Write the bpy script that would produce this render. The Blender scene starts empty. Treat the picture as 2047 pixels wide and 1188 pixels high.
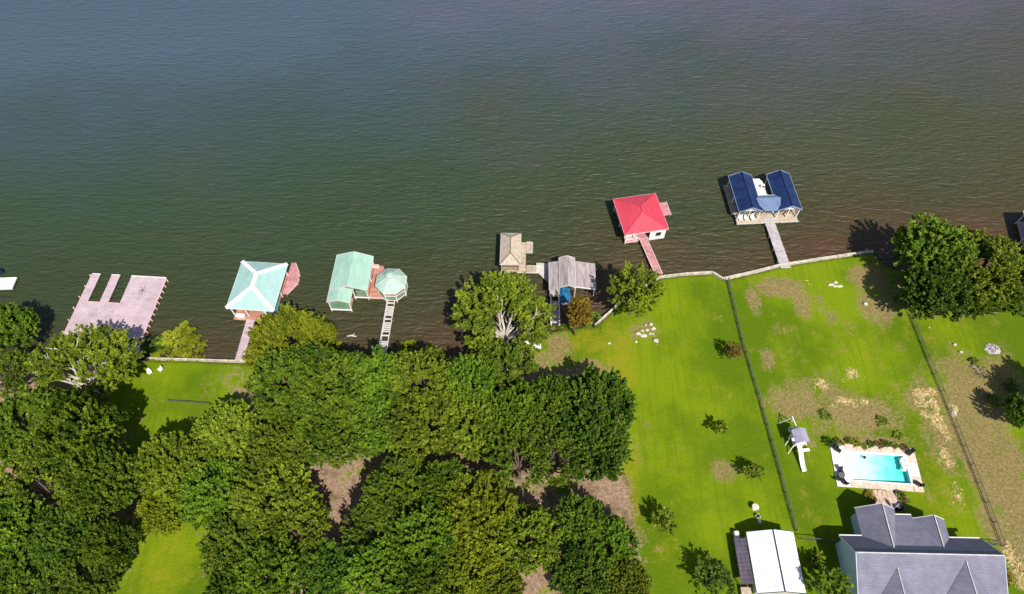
import bpy, math, random
import numpy as np

# ------------------------------------------------------------------ camera, sky, sun, exposure
sc = bpy.context.scene
COL = sc.collection
H, PITCH, F, CX, CY = 108.0, 57.5, 1384.0, 1023.5, 594.0
cam = bpy.data.cameras.new('camera')
cam.sensor_width = 36.0
cam.lens = 36.0 * F / 2047.0
cam.clip_start, cam.clip_end = 1.0, 6000.0
camo = bpy.data.objects.new('camera', cam)
camo.location = (0, 0, H)
camo.rotation_euler = (math.radians(90 - PITCH), 0, 0)
COL.objects.link(camo)
sc.camera = camo

SUN_EL, SUN_AZ = 53.0, 155.0            # azimuth clockwise from +Y
w = bpy.data.worlds.new('World'); sc.world = w; w.use_nodes = True
nt = w.node_tree
for n in list(nt.nodes): nt.nodes.remove(n)
sky = nt.nodes.new('ShaderNodeTexSky'); sky.sky_type = 'NISHITA'; sky.sun_disc = False
sky.sun_elevation = math.radians(SUN_EL); sky.sun_rotation = math.radians(SUN_AZ)
bg = nt.nodes.new('ShaderNodeBackground'); bg.inputs['Strength'].default_value = 0.085
wo = nt.nodes.new('ShaderNodeOutputWorld')
nt.links.new(sky.outputs[0], bg.inputs[0]); nt.links.new(bg.outputs[0], wo.inputs[0])
sun = bpy.data.lights.new('sun', 'SUN'); sun.energy = 4.6; sun.angle = math.radians(0.5); sun.color = (1, .95, .86)
suno = bpy.data.objects.new('sun', sun); COL.objects.link(suno)
suno.rotation_euler = (math.radians(90 - SUN_EL), 0, math.radians(180 - SUN_AZ))
suno.location = (20, -60, 160)
sc.view_settings.view_transform = 'Standard'
sc.view_settings.look = 'None'
sc.view_settings.exposure = 0.35
sc.view_settings.gamma = 1.0
sc.view_settings.use_curve_mapping = False
sc.render.engine = 'CYCLES'
sc.cycles.max_bounces = 6; sc.cycles.transparent_max_bounces = 8

# ------------------------------------------------------------------ helpers
G = 0.9                                   # height of the lawns above the water
_p = math.radians(PITCH)
FW = np.array([0, math.cos(_p), -math.sin(_p)]); UP = np.array([0, math.sin(_p), math.cos(_p)]); RT = np.array([1., 0, 0])
def P(px, py, z=G):                       # surveyed point of the photograph -> place on the level z
    d = FW * F + RT * (px - CX) - UP * (py - CY)
    return np.array([0, 0, H]) + d * ((z - H) / d[2])
def PP(pts, z=G): return [P(a, b, z) for a, b in pts]
def depth(pt): return float((np.array(pt) - [0, 0, H]) @ FW)

rnd = random.Random(7)
class MB:
    def __init__(s): s.v = []; s.f = []
    def add(s, vs, fs):
        n = len(s.v); s.v += [tuple(map(float, a)) for a in vs]; s.f += [tuple(i + n for i in f) for f in fs]; return s
    def box(s, c, d, rz=0.0):
        x, y, z = d[0] / 2, d[1] / 2, d[2] / 2; ca, sa = math.cos(rz), math.sin(rz); vs = []
        for sz in (-z, z):
            for sx, sy in ((-x, -y), (x, -y), (x, y), (-x, y)):
                vs.append((c[0] + sx * ca - sy * sa, c[1] + sx * sa + sy * ca, c[2] + sz))
        return s.add(vs, [(3, 2, 1, 0), (4, 5, 6, 7), (0, 1, 5, 4), (1, 2, 6, 5), (2, 3, 7, 6), (3, 0, 4, 7)])
    def beam(s, p, q, wd, ht):            # square bar from p to q
        p = np.array(p, float); q = np.array(q, float); a = q - p; L = np.linalg.norm(a)
        if L < 1e-6: return s
        a /= L; u = np.cross(a, (0, 0, 1.0))
        if np.linalg.norm(u) < 1e-3: u = np.array([1., 0, 0])
        u /= np.linalg.norm(u); v = np.cross(u, a); vs = []
        for b in (p, q):
            for su, sv in ((-1, -1), (1, -1), (1, 1), (-1, 1)): vs.append(b + u * su * wd / 2 + v * sv * ht / 2)
        return s.add(vs, [(3, 2, 1, 0), (4, 5, 6, 7), (0, 1, 5, 4), (1, 2, 6, 5), (2, 3, 7, 6), (3, 0, 4, 7)])
    def tube(s, pts, rs, n=6):
        base = len(s.v); pts = [np.array(p, float) for p in pts]
        for i, p in enumerate(pts):
            a = pts[min(i + 1, len(pts) - 1)] - pts[max(i - 1, 0)]; a = a / (np.linalg.norm(a) + 1e-9)
            u = np.cross(a, (0.31, 0.95, 0.05)); u /= np.linalg.norm(u) + 1e-9; v = np.cross(a, u)
            for k in range(n):
                t = 2 * math.pi * k / n; s.v.append(tuple(p + rs[i] * (u * math.cos(t) + v * math.sin(t))))
        for i in range(len(pts) - 1):
            for k in range(n):
                a = base + i * n + k; b = base + i * n + (k + 1) % n; s.f.append((a, b, b + n, a + n))
        s.f.append(tuple(base + k for k in reversed(range(n)))); m = base + (len(pts) - 1) * n
        s.f.append(tuple(m + k for k in range(n))); return s
    def cyl(s, c, r, z0, z1, n=8, r2=None):
        return s.tube([(c[0], c[1], z0), (c[0], c[1], z1)], [r, r if r2 is None else r2], n)
    def slab(s, poly, t):                 # 3D polygon given thickness t straight down
        n = len(poly); vs = [tuple(p) for p in poly] + [(p[0], p[1], p[2] - t) for p in poly]
        fs = [tuple(range(n)), tuple(range(2 * n - 1, n - 1, -1))]
        for i in range(n): j = (i + 1) % n; fs.append((i, i + n, j + n, j))
        return s.add(vs, fs)
    def blob(s, c, r, seed=0, n=8, m=5, jit=.25):
        rr = random.Random(seed); vs = []; fs = []
        for i in range(m + 1):
            for k in range(n):
                t = math.pi * i / m; q = 2 * math.pi * k / n; j = 1 + jit * (rr.random() - .5) * 2
                vs.append((c[0] + r[0] * j * math.sin(t) * math.cos(q), c[1] + r[1] * j * math.sin(t) * math.sin(q), c[2] + r[2] * math.cos(t) * (1 + jit * (rr.random() - .5))))
        for i in range(m):
            for k in range(n): a = i * n + k; b = i * n + (k + 1) % n; fs.append((a, a + n, b + n, b))
        return s.add(vs, fs)
    def mesh(s, name):
        me = bpy.data.meshes.new(name); me.from_pydata(s.v, [], s.f); me.validate(); me.update(); return me

def link(o, parent=None):
    COL.objects.link(o)
    if parent is not None: o.parent = parent
    return o
def obj(name, mb, m, parent=None, stuff=False):
    me = mb.mesh(name) if isinstance(mb, MB) else mb
    if m is not None and not me.materials: me.materials.append(m)
    o = link(bpy.data.objects.new(name, me), parent)
    if stuff: o['kind'] = 'stuff'
    return o
def tag(o, label, cat, group=None, kind=None):
    o['label'] = label; o['category'] = cat
    if group: o['group'] = group
    if kind: o['kind'] = kind
    return o
def thing(name, label, cat, loc=(0, 0, 0), rz=0.0, group=None):
    o = bpy.data.objects.new(name, None); o.empty_display_size = .3; COL.objects.link(o)
    o.location = [float(a) for a in loc]; o.rotation_euler = (0, 0, rz); return tag(o, label, cat, group)
def struct(name, mb, m):
    o = obj(name, mb, m); o['kind'] = 'structure'; return o
def frame(q, z):                          # four surveyed corners far-left, far-right, near-right, near-left -> centre, turn, width, depth
    Q = [P(a, b, z)[:2] for a, b in q]; c = sum(Q) / 4
    ax = (Q[1] - Q[0]) + (Q[2] - Q[3]); ay = (Q[0] - Q[3]) + (Q[1] - Q[2])
    a1 = math.atan2(ax[1], ax[0]); a2 = math.atan2(ay[1], ay[0]) - math.pi / 2
    return c, (a1 + a2) / 2, np.linalg.norm(ax) / 2, np.linalg.norm(ay) / 2
def loc2(c, a, p):                        # world xy -> local xy of a frame
    d = np.array(p[:2]) - np.array(c[:2]); ca, sa = math.cos(a), math.sin(a)
    return (d[0] * ca + d[1] * sa, -d[0] * sa + d[1] * ca)

# ------------------------------------------------------------------ materials
def M(name, col, rough=.75, var=.18, scale=1.5, stretch=(1, 1, 1), island=0.0, bump=0.0, bscale=20., spec=.3, metal=0., col2=None, wear=.0):
    m = bpy.data.materials.new(name); m.use_nodes = True; t = m.node_tree; N = t.nodes; L = t.links
    b = N['Principled BSDF']; b.inputs['Roughness'].default_value = rough; b.inputs['Metallic'].default_value = metal
    b.inputs['Specular IOR Level'].default_value = spec
    tc = N.new('ShaderNodeTexCoord'); mp = N.new('ShaderNodeMapping'); mp.inputs['Scale'].default_value = stretch
    L.new(tc.outputs['Object'], mp.inputs[0])
    nz = N.new('ShaderNodeTexNoise'); nz.inputs['Scale'].default_value = scale; nz.inputs['Detail'].default_value = 6; nz.inputs['Roughness'].default_value = .65
    L.new(mp.outputs[0], nz.inputs['Vector'])
    mx = N.new('ShaderNodeMix'); mx.data_type = 'RGBA'
    c2 = col2 or tuple(c * (1 - 2.2 * var) for c in col)
    mx.inputs['A'].default_value = (*[max(c, 0) for c in c2], 1); mx.inputs['B'].default_value = (*[min(c * (1 + .6 * var), .95) for c in col], 1)
    rp = N.new('ShaderNodeMapRange'); rp.inputs['From Min'].default_value = .32; rp.inputs['From Max'].default_value = .62
    L.new(nz.outputs[0], rp.inputs[0]); L.new(rp.outputs[0], mx.inputs['Factor'])
    out = mx.outputs['Result']
    if island:
        ge = N.new('ShaderNodeNewGeometry'); mr = N.new('ShaderNodeMapRange')
        mr.inputs['To Min'].default_value = 1 - island; mr.inputs['To Max'].default_value = 1 + island * .7
        L.new(ge.outputs['Random Per Island'], mr.inputs[0])
        hv = N.new('ShaderNodeHueSaturation'); L.new(out, hv.inputs['Color']); L.new(mr.outputs[0], hv.inputs['Value']); out = hv.outputs[0]
    L.new(out, b.inputs['Base Color'])
    if bump:
        n2 = N.new('ShaderNodeTexNoise'); n2.inputs['Scale'].default_value = bscale; n2.inputs['Detail'].default_value = 4; L.new(mp.outputs[0], n2.inputs['Vector'])
        bp = N.new('ShaderNodeBump'); bp.inputs['Strength'].default_value = bump; bp.inputs['Distance'].default_value = .1
        L.new(n2.outputs[0], bp.inputs['Height']); L.new(bp.outputs[0], b.inputs['Normal'])
    return m

def leafmat(name, a, b, trans=.35, warm=None):
    m = bpy.data.materials.new(name); m.use_nodes = True; t = m.node_tree; N = t.nodes; L = t.links
    p = N['Principled BSDF']; p.inputs['Roughness'].default_value = .55; p.inputs['Specular IOR Level'].default_value = .25
    at = N.new('ShaderNodeAttribute'); at.attribute_name = 'tint'
    oi = N.new('ShaderNodeObjectInfo')
    mx = N.new('ShaderNodeMix'); mx.data_type = 'RGBA'; mx.inputs['A'].default_value = (*a, 1); mx.inputs['B'].default_value = (*b, 1)
    L.new(at.outputs['Fac'], mx.inputs['Factor'])
    hv = N.new('ShaderNodeHueSaturation'); L.new(mx.outputs['Result'], hv.inputs['Color'])
    mr = N.new('ShaderNodeMapRange'); mr.inputs['To Min'].default_value = .8; mr.inputs['To Max'].default_value = 1.2
    L.new(oi.outputs['Random'], mr.inputs[0]); L.new(mr.outputs[0], hv.inputs['Value'])
    mh = N.new('ShaderNodeMapRange'); mh.inputs['To Min'].default_value = .490; mh.inputs['To Max'].default_value = .506
    L.new(oi.outputs['Random'], mh.inputs[0]); L.new(mh.outputs[0], hv.inputs['Hue'])
    L.new(hv.outputs[0], p.inputs['Base Color'])
    tr = N.new('ShaderNodeBsdfTranslucent'); L.new(hv.outputs[0], tr.inputs['Color'])
    ms = N.new('ShaderNodeMixShader'); ms.inputs[0].default_value = trans
    L.new(p.outputs[0], ms.inputs[1]); L.new(tr.outputs[0], ms.inputs[2]); L.new(ms.outputs[0], N['Material Output'].inputs[0])
    return m

m_white = M('white_paint', (.8, .79, .77), .5, .06)
m_whitemetal = M('white_metal_roof', (.86, .86, .86), .35, .04, .6, spec=.5)
m_pinkdeck = M('faded_pink_boards', (.53, .41, .455), .85, .10, .8, island=.05, bump=.2)
m_reddeck = M('red_stained_boards', (.50, .24, .17), .8, .15, 1.5, island=.16, bump=.3)
m_pinkred = M('pink_stained_boards', (.55, .26, .27), .8, .15, 1.5, island=.16, bump=.3)
m_tan = M('tan_boards', (.52, .42, .31), .8, .15, 1.5, island=.14, bump=.3)
m_greyboard = M('grey_weathered_boards', (.46, .40, .38), .85, .15, 1.5, island=.15, bump=.3)
m_pierboard = M('pale_grey_pier_boards', (.50, .45, .46), .85, .12, 1.5, island=.12, bump=.3)
m_pile = M('old_piling_wood', (.22, .17, .12), .9, .2)
m_mint = M('mint_green_metal', (.35, .52, .435), .5, .10, .9, (1, .3, 1), spec=.45, col2=(.27, .45, .35))
m_aqua = M('pale_aqua_metal', (.36, .52, .50), .5, .08, .9, (1, .4, 1), spec=.45, col2=(.29, .47, .44))
m_greenwall = M('green_painted_wall', (.20, .34, .22), .7, .15)
m_tealwall = M('teal_painted_wall', (.25, .46, .46), .7, .12)
m_red = M('red_metal_roof', (.56, .058, .095), .45, .10, .8, (1, .35, 1), spec=.45, col2=(.49, .05, .075))
m_redtrim = M('pale_pink_trim', (.75, .50, .50), .6, .08)
m_navy = M('navy_metal_roof', (.014, .034, .115), .4, .2, .5, spec=.5)
m_navytrim = M('navy_ridge_metal', (.012, .02, .07), .4, .1)
m_bluetrim = M('slate_blue_trim', (.30, .34, .48), .6, .1)
m_slate = M('slate_blue_roof', (.14, .20, .34), .5, .10, .5, spec=.5)
m_tanroof = M('tan_shingle_roof', (.52, .43, .34), .85, .14, 2.2, (1, 1, 1), bump=.5)
m_tanridge = M('brown_ridge_shingles', (.24, .18, .14), .85, .14, 2.2)
m_weath = M('weathered_grey_roof', (.40, .34, .34), .8, .22, .9, (2.5, .4, 1), bump=.4)
m_weathtrim = M('pale_grey_trim', (.6, .56, .54), .7, .1)
m_shingle = None
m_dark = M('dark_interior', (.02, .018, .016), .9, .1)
m_glass = M('dark_window_glass', (.02, .03, .04), .08, .05, spec=.6)
m_black = M('black_plastic', (.02, .02, .022), .5, .1)
m_bluetarp = M('blue_boat_cover', (.02, .16, .36), .6, .25, 1.2, bump=.5, bscale=4)
m_siding = M('pale_blue_siding', (.50, .60, .68), .6, .06, .5)
m_concrete = M('seawall_concrete', (.58, .52, .42), .85, .2, 1.2, bump=.4)
m_pooldeck = M('pool_deck_concrete', (.70, .56, .46), .85, .12, 1.6, col2=(.50, .38, .29), bump=.4)
m_poolpatch = M('white_deck_coating', (.78, .74, .71), .8, .12, 1.4, col2=(.60, .53, .50), bump=.4)
m_coping = M('white_coping', (.82, .80, .76), .6, .08)
m_paver = M('rose_pavers', (.58, .42, .33), .85, .2, 2, island=.2)
m_rock = M('pale_limestone', (.66, .60, .50), .9, .2, 2.5, bump=.6, bscale=8)
m_ash = M('grey_ash', (.48, .44, .47), .95, .3, 2.5, bump=.6, bscale=6)
m_bark = M('grey_brown_bark', (.16, .12, .09), .95, .25, 3, (1, 1, .25), bump=.6)
m_whitebark = M('bleached_bark', (.50, .46, .40), .9, .2, 3, (1, 1, .3), bump=.5)
m_wire = M('dark_galvanised_wire', (.05, .055, .05), .6, .1)
m_post = M('fence_post_steel', (.13, .13, .12), .6, .15)
m_leanto = M('rusty_lean_to_roof', (.12, .098, .135), .7, .25, .8, (4, .5, 1), bump=.3)
m_slide = M('white_vinyl', (.8, .8, .78), .4, .05)
m_canopy = M('lavender_grey_canopy', (.37, .34, .47), .7, .12, 1.5)
m_straw = M('dry_straw', (.60, .46, .20), .9, .25, island=.4)

# asphalt shingles of the house: courses come from a fine wave
def shingle():
    m = M('grey_asphalt_shingles', (.215, .210, .275), .85, .10, .5, bump=.2, bscale=10)
    t = m.node_tree; N = t.nodes; L = t.links; b = N['Principled BSDF']
    tc = N.new('ShaderNodeTexCoord'); br = N.new('ShaderNodeTexBrick'); br.inputs['Scale'].default_value = 1.0
    br.inputs['Color1'].default_value = (.9, .9, .9, 1); br.inputs['Color2'].default_value = (1.06, 1.06, 1.08, 1); br.inputs['Mortar'].default_value = (.72, .72, .72, 1)
    br.inputs['Mortar Size'].default_value = .025; br.inputs['Brick Width'].default_value = .6; br.inputs['Row Height'].default_value = .2
    L.new(tc.outputs['Object'], br.inputs['Vector'])
    mx = N.new('ShaderNodeMix'); mx.data_type = 'RGBA'; mx.blend_type = 'MULTIPLY'; mx.inputs['Factor'].default_value = 1
    src = b.inputs['Base Color'].links[0].from_socket; L.new(src, mx.inputs['A']); L.new(br.outputs['Color'], mx.inputs['B']); L.new(mx.outputs['Result'], b.inputs['Base Color'])
    return m
m_shingle = shingle()

# ------------------------------------------------------------------ ground
SHORE_PX = [(-260, 690), (-60, 690), (60, 700), (150, 705), (230, 716), (292, 716), (400, 719), (519, 723), (523, 745), (600, 742), (690, 716), (770, 712), (850, 722), (920, 724), (980, 712), (1060, 690), (1095, 660), (1150, 652), (1188, 650), (1240, 604), (1275, 580), (1320, 553), (1370, 547), (1425, 544), (1446, 557), (1500, 545), (1560, 530), (1640, 517), (1745, 502), (1772, 528), (1830, 548), (1930, 556), (2047, 575), (2300, 560)]
SH = np.array([P(a, b, G)[:2] for a, b in SHORE_PX]); SH = SH[np.argsort(SH[:, 0])]
SX = np.concatenate([[-3000], SH[:, 0], [3000]]); SY = np.concatenate([[SH[0, 1]], SH[:, 1], [SH[-1, 1]]])
def shore_y(x): return np.interp(x, SX, SY)

# patches of bare, straw-coloured and woodland ground, surveyed as ellipses (x, y, rx, ry, strength)
DIRT = [(1560, 575, 52, 20, 1), (1604, 606, 20, 30, .9), (1508, 600, 16, 26, .9), (1742, 556, 42, 30, 1), (1752, 615, 38, 30, 1), (1640, 610, 14, 22, .6), (1662, 632, 14, 20, .6), (1700, 655, 22, 14, .35), (1535, 716, 14, 24, .8), (1590, 805, 60, 34, .9), (1655, 790, 50, 30, .7), (1720, 830, 85, 36, 1), (1610, 770, 40, 20, .6), (1560, 660, 20, 14, .5), (1445, 940, 28, 20, .8), (1118, 695, 24, 30, 1), (1185, 737, 34, 18, 1), (1088, 715, 22, 18, .9), (1218, 1000, 46, 62, 1.1), (1055, 1168, 40, 34, 1), (95, 772, 60, 30, 1), (1950, 800, 66, 90, 1), (1940, 880, 50, 80, 1), (2000, 960, 60, 110, 1), (1985, 900, 60, 85, 1), (2035, 1010, 50, 110, 1), (1905, 735, 55, 25, .7), (2010, 760, 40, 60, .8), (1850, 790, 50, 36, .8), (1890, 870, 40, 50, .9), (1900, 930, 22, 26, .8), (1622, 885, 12, 12, .7), (1965, 760, 70, 40, .8), (1900, 780, 30, 40, .7), (1925, 850, 30, 60, .8), (1950, 940, 30, 70, .8), (1985, 1030, 30, 80, .9), (1760, 800, 40, 20, .5), (1660, 745, 40, 14, .4), (1735, 882, 78, 12, 1), (1860, 880, 20, 40, .6), (1780, 690, 30, 30, .3), (1660, 690, 40, 30, .25), (1580, 700, 30, 40, .25), (1905, 1000, 20, 40, .4), (1640, 850, 40, 30, .5), (2040, 1120, 30, 60, 1), (1285, 660, 34, 22, .7), (1850, 975, 16, 30, .5), (1800, 760, 30, 24, .35), (2000, 700, 26, 18, .5)]
STRAW = [(1838, 786, 14, 9, 1), (1860, 784, 12, 10, .8), (1846, 806, 16, 8, .9), (1868, 812, 9, 16, 1), (1850, 828, 14, 8, .6), (1874, 838, 12, 10, 1), (1884, 856, 8, 14, .9), (1868, 852, 8, 8, .6), (1892, 872, 8, 10, .8), (1702, 746, 14, 10, .9), (1718, 756, 12, 6, .5), (1690, 758, 8, 6, .5), (1680, 802, 12, 6, .8), (1704, 806, 14, 8, .8), (1728, 804, 10, 8, .9), (1742, 816, 8, 6, .5), (1888, 908, 8, 12, .9), (1898, 926, 10, 9, .8), (1880, 922, 6, 8, .6), (1664, 812, 10, 5, .5), (1690, 886, 14, 4, .6), (1735, 888, 14, 4, .6), (1780, 892, 14, 4, .6), (1740, 994, 10, 10, .7), (1804, 996, 10, 10, .6), (1905, 820, 9, 14, .8), (1640, 770, 14, 12, .6), (1912, 985, 12, 24, .5), (1615, 565, 8, 6, .5), (2030, 1130, 16, 40, .8)]
WOOD = [(1220, 1000, 40, 56, 1), (1190, 985, 40, 30, 1), (1055, 1168, 36, 32, 1), (60, 920, 160, 110, 1), (120, 1080, 130, 110, 1), (545, 915, 100, 80, 1), (500, 1060, 70, 110, 1), (620, 1060, 160, 150, 1), (720, 840, 240, 110, 1), (950, 860, 250, 100, 1), (1120, 850, 110, 110, 1), (900, 1080, 260, 160, 1), (1180, 1110, 90, 110, 1), (690, 770, 200, 70, 1), (1000, 760, 120, 50, .8), (170, 780, 50, 50, .7), (1900, 590, 110, 36, .9), (0, 760, 90, 60, 1), (310, 960, 40, 30, .6), (1020, 690, 60, 30, .6)]
def ell(lst, X, Y):
    out = np.zeros_like(X)
    for a, b, rx, ry, s in lst:
        c = P(a, b); sx = np.linalg.norm(P(a + rx, b) - c); sy = np.linalg.norm(P(a, b + ry) - P(a, b - ry)) / 2
        d = np.sqrt(((X - c[0]) / sx) ** 2 + ((Y - c[1]) / sy) ** 2)
        out = np.maximum(out, s * np.clip(1.5 - d * .95, 0, 1))
    return np.clip(out, 0, 1)
DRY = [(1240, 720, 40, 70, 1), (1190, 680, 70, 30, .9), (1262, 960, 20, 120, .9), (1200, 640, 30, 20, .8), (1400, 700, 90, 160, .25), (1720, 680, 90, 60, .4), (1830, 820, 60, 70, .6), (1880, 980, 50, 80, .7), (1890, 660, 120, 30, .5), (340, 1130, 60, 80, .7), (1540, 960, 20, 120, .35), (1640, 1000, 60, 120, .35), (1330, 1120, 70, 60, .4), (1560, 640, 60, 90, .3)]
FENCE_PX = [[(1454, 562), (1482, 680), (1515, 790), (1550, 915), (1590, 1062)], [(1818, 630), (1852, 715), (1896, 820), (1940, 930), (1985, 1045), (2003, 1092)]]
POOL_PX = [(1694, 905), (1806, 911), (1822, 966), (1703, 961)]
pc, pa, pw, pd = frame(POOL_PX, 1.0)

def grid_ground():
    xs = np.concatenate([[-3000, -1200, -500, -250, -150, -110], np.arange(-95, 110, .45), [125, 170, 260, 500, 1200, 3000]])
    ys = np.concatenate([[-3000, -1200, -400, -150, -60, -20], np.arange(0, 92, .45), [100, 130, 200, 320, 600]])
    X, Y = np.meshgrid(xs, ys); sd = shore_y(X) - Y
    sl = np.gradient(shore_y(xs), xs); sd = sd / np.sqrt(1 + np.clip(sl, -2, 2) ** 2)[None, :]
    Z = np.where(sd > .5, G, np.where(sd > -.8, G - (0.5 - sd) / 1.3 * 2.2, -1.3 - np.clip(-sd - .8, 0, 40) * .06))
    rr = np.random.default_rng(3); Z = Z + np.where(sd > 1, (rr.random(X.shape) - .5) * .05, 0)
    ca, sa = math.cos(pa), math.sin(pa); lx = (X - pc[0]) * ca + (Y - pc[1]) * sa; ly = -(X - pc[0]) * sa + (Y - pc[1]) * ca
    Z[(abs(lx) < pw / 2 + .5) & (abs(ly) < pd / 2 + .5)] = -1.0
    nx, ny = len(xs), len(ys); v = np.stack([X.ravel(), Y.ravel(), Z.ravel()], 1)
    i = np.arange(nx * ny).reshape(ny, nx); q = np.stack([i[:-1, :-1], i[:-1, 1:], i[1:, 1:], i[1:, :-1]], -1).reshape(-1, 4)
    me = mesh_np('ground', v, q)
    for nm, lst in (('dirt', DIRT), ('straw', STRAW), ('wood', WOOD)):
        at = me.attributes.new(nm, 'FLOAT', 'POINT'); at.data.foreach_set('value', ell(lst, X, Y).ravel().astype(np.float32))
    tall = np.zeros_like(X)
    for px in FENCE_PX[:2]:
        q = [P(x, y)[:2] for x, y in px]
        for i in range(len(q) - 1):
            d = q[i + 1] - q[i]; L = np.linalg.norm(d); d = d / L; t = np.clip((X - q[i][0]) * d[0] + (Y - q[i][1]) * d[1], 0, L)
            tall = np.maximum(tall, np.clip(1 - np.hypot(X - q[i][0] - d[0] * t, Y - q[i][1] - d[1] * t) / .6, 0, 1))
    at = me.attributes.new('tall', 'FLOAT', 'POINT'); at.data.foreach_set('value', tall.ravel().astype(np.float32))
    at = me.attributes.new('dry', 'FLOAT', 'POINT'); at.data.foreach_set('value', ell(DRY, X, Y).ravel().astype(np.float32))
    at = me.attributes.new('bank', 'FLOAT', 'POINT'); at.data.foreach_set('value', np.clip(.9 - sd * .7, 0, 1).ravel().astype(np.float32))
    return me
def mesh_np(name, v, q):
    me = bpy.data.meshes.new(name); v = np.asarray(v, np.float32); q = np.asarray(q, np.int32); k = q.shape[1]
    me.vertices.add(len(v)); me.vertices.foreach_set('co', v.ravel()); me.loops.add(q.size); me.loops.foreach_set('vertex_index', q.ravel())
    me.polygons.add(len(q)); me.polygons.foreach_set('loop_start', np.arange(0, q.size, k, dtype=np.int32)); me.polygons.foreach_set('loop_total', np.full(len(q), k, np.int32))
    me.update(calc_edges=True); return me

def ground_mat():
    m = bpy.data.materials.new('lawn_and_soil'); m.use_nodes = True; t = m.node_tree; N = t.nodes; L = t.links
    b = N['Principled BSDF']; b.inputs['Roughness'].default_value = .95; b.inputs['Specular IOR Level'].default_value = .1
    tc = N.new('ShaderNodeTexCoord')
    def noise(scale, stretch=(1, 1, 1), det=5, ro=.6):
        mp = N.new('ShaderNodeMapping'); mp.inputs['Scale'].default_value = stretch; L.new(tc.outputs['Object'], mp.inputs[0])
        n = N.new('ShaderNodeTexNoise'); n.inputs['Scale'].default_value = scale; n.inputs['Detail'].default_value = det; n.inputs['Roughness'].default_value = ro
        L.new(mp.outputs[0], n.inputs[0]); return n.outputs[0]
    def rng(s, a, bb, lo=0., hi=1.):
        r = N.new('ShaderNodeMapRange'); r.inputs[1].default_value = a; r.inputs[2].default_value = bb; r.inputs[3].default_value = lo; r.inputs[4].default_value = hi
        r.interpolation_type = 'SMOOTHSTEP'; L.new(s, r.inputs[0]); return r.outputs[0]
    def mix(a, c, f):
        x = N.new('ShaderNodeMix'); x.data_type = 'RGBA'
        for s, k in ((a, 'A'), (c, 'B')):
            if isinstance(s, tuple): x.inputs[k].default_value = (*s, 1)
            else: L.new(s, x.inputs[k])
        if isinstance(f, float): x.inputs['Factor'].default_value = f
        else: L.new(f, x.inputs['Factor'])
        return x.outputs['Result']
    def math2(op, a, c):
        x = N.new('ShaderNodeMath'); x.operation = op
        for i, s in enumerate((a, c)):
            if isinstance(s, (int, float)): x.inputs[i].default_value = s
            else: L.new(s, x.inputs[i])
        return x.outputs[0]
    big = noise(.06); fine = noise(2.2, det=8, ro=.75); mid = noise(.45); mow = noise(1.3, (1, .06, 1), 4)
    lawn = mix((.088, .150, .003), (.165, .235, .004), rng(big, .38, .62))
    lawn = mix(lawn, (.20, .20, .012), rng(mid, .55, .8, 0, .55))
    lawn = mix(lawn, (.080, .138, .004), rng(mow, .48, .66, 0, .35))
    lawn = mix(lawn, (.05, .085, .003), rng(fine, .55, .75, 0, .6))
    lawn = mix(lawn, (.22, .27, .03), rng(fine, .42, .28, 0, .5))
    def attr(n):
        a = N.new('ShaderNodeAttribute'); a.attribute_name = n; return a.outputs['Fac']
    nb = math2('ADD', math2('MULTIPLY', math2('SUBTRACT', mid, .5), 1.7), math2('MULTIPLY', math2('SUBTRACT', fine, .5), 1.9))
    dirt_f = rng(math2('ADD', attr('dirt'), nb), .30, .88, 0, .92)
    dirt = mix((.165, .125, .045), (.31, .225, .105), rng(fine, .38, .62)); dirt = mix(dirt, (.16, .15, .03), rng(mid, .5, .7, 0, .6))
    wood_f = rng(math2('ADD', attr('wood'), nb), .3, .7)
    wood = mix((.20, .13, .085), (.40, .27, .19), rng(fine, .35, .65)); wood = mix(wood, (.12, .09, .04), rng(mid, .48, .68, 0, .8))
    straw_f = rng(math2('ADD', attr('straw'), nb), .35, .9)
    straw = mix((.30, .21, .09), (.66, .50, .24), rng(fine, .42, .6))
    bank = mix((.14, .085, .035), (.20, .14, .06), fine)
    lawn = mix(lawn, (.25, .235, .012), rng(math2('ADD', attr('dry'), nb), .3, 1.2, 0, .75))
    lawn = mix(lawn, (.03, .055, .004), rng(math2('ADD', attr('tall'), math2('MULTIPLY', nb, .6)), .35, .8, 0, .65))
    speck = noise(5.0, (1, 1, 1), 3, .7); lawn = mix(lawn, (.27, .26, .09), rng(speck, .66, .74, 0, .7))
    c = mix(lawn, dirt, dirt_f); c = mix(c, wood, wood_f); c = mix(c, straw, straw_f)
    c = mix(c, bank, rng(math2('ADD', attr('bank'), math2('MULTIPLY', nb, .5)), .45, .75))
    L.new(c, b.inputs['Base Color'])
    bp = N.new('ShaderNodeBump'); bp.inputs['Strength'].default_value = .7; bp.inputs['Distance'].default_value = .25
    L.new(fine, bp.inputs['Height']); L.new(bp.outputs[0], b.inputs['Normal'])
    return m
ground = obj('ground', grid_ground(), ground_mat()); ground['kind'] = 'structure'

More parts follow.
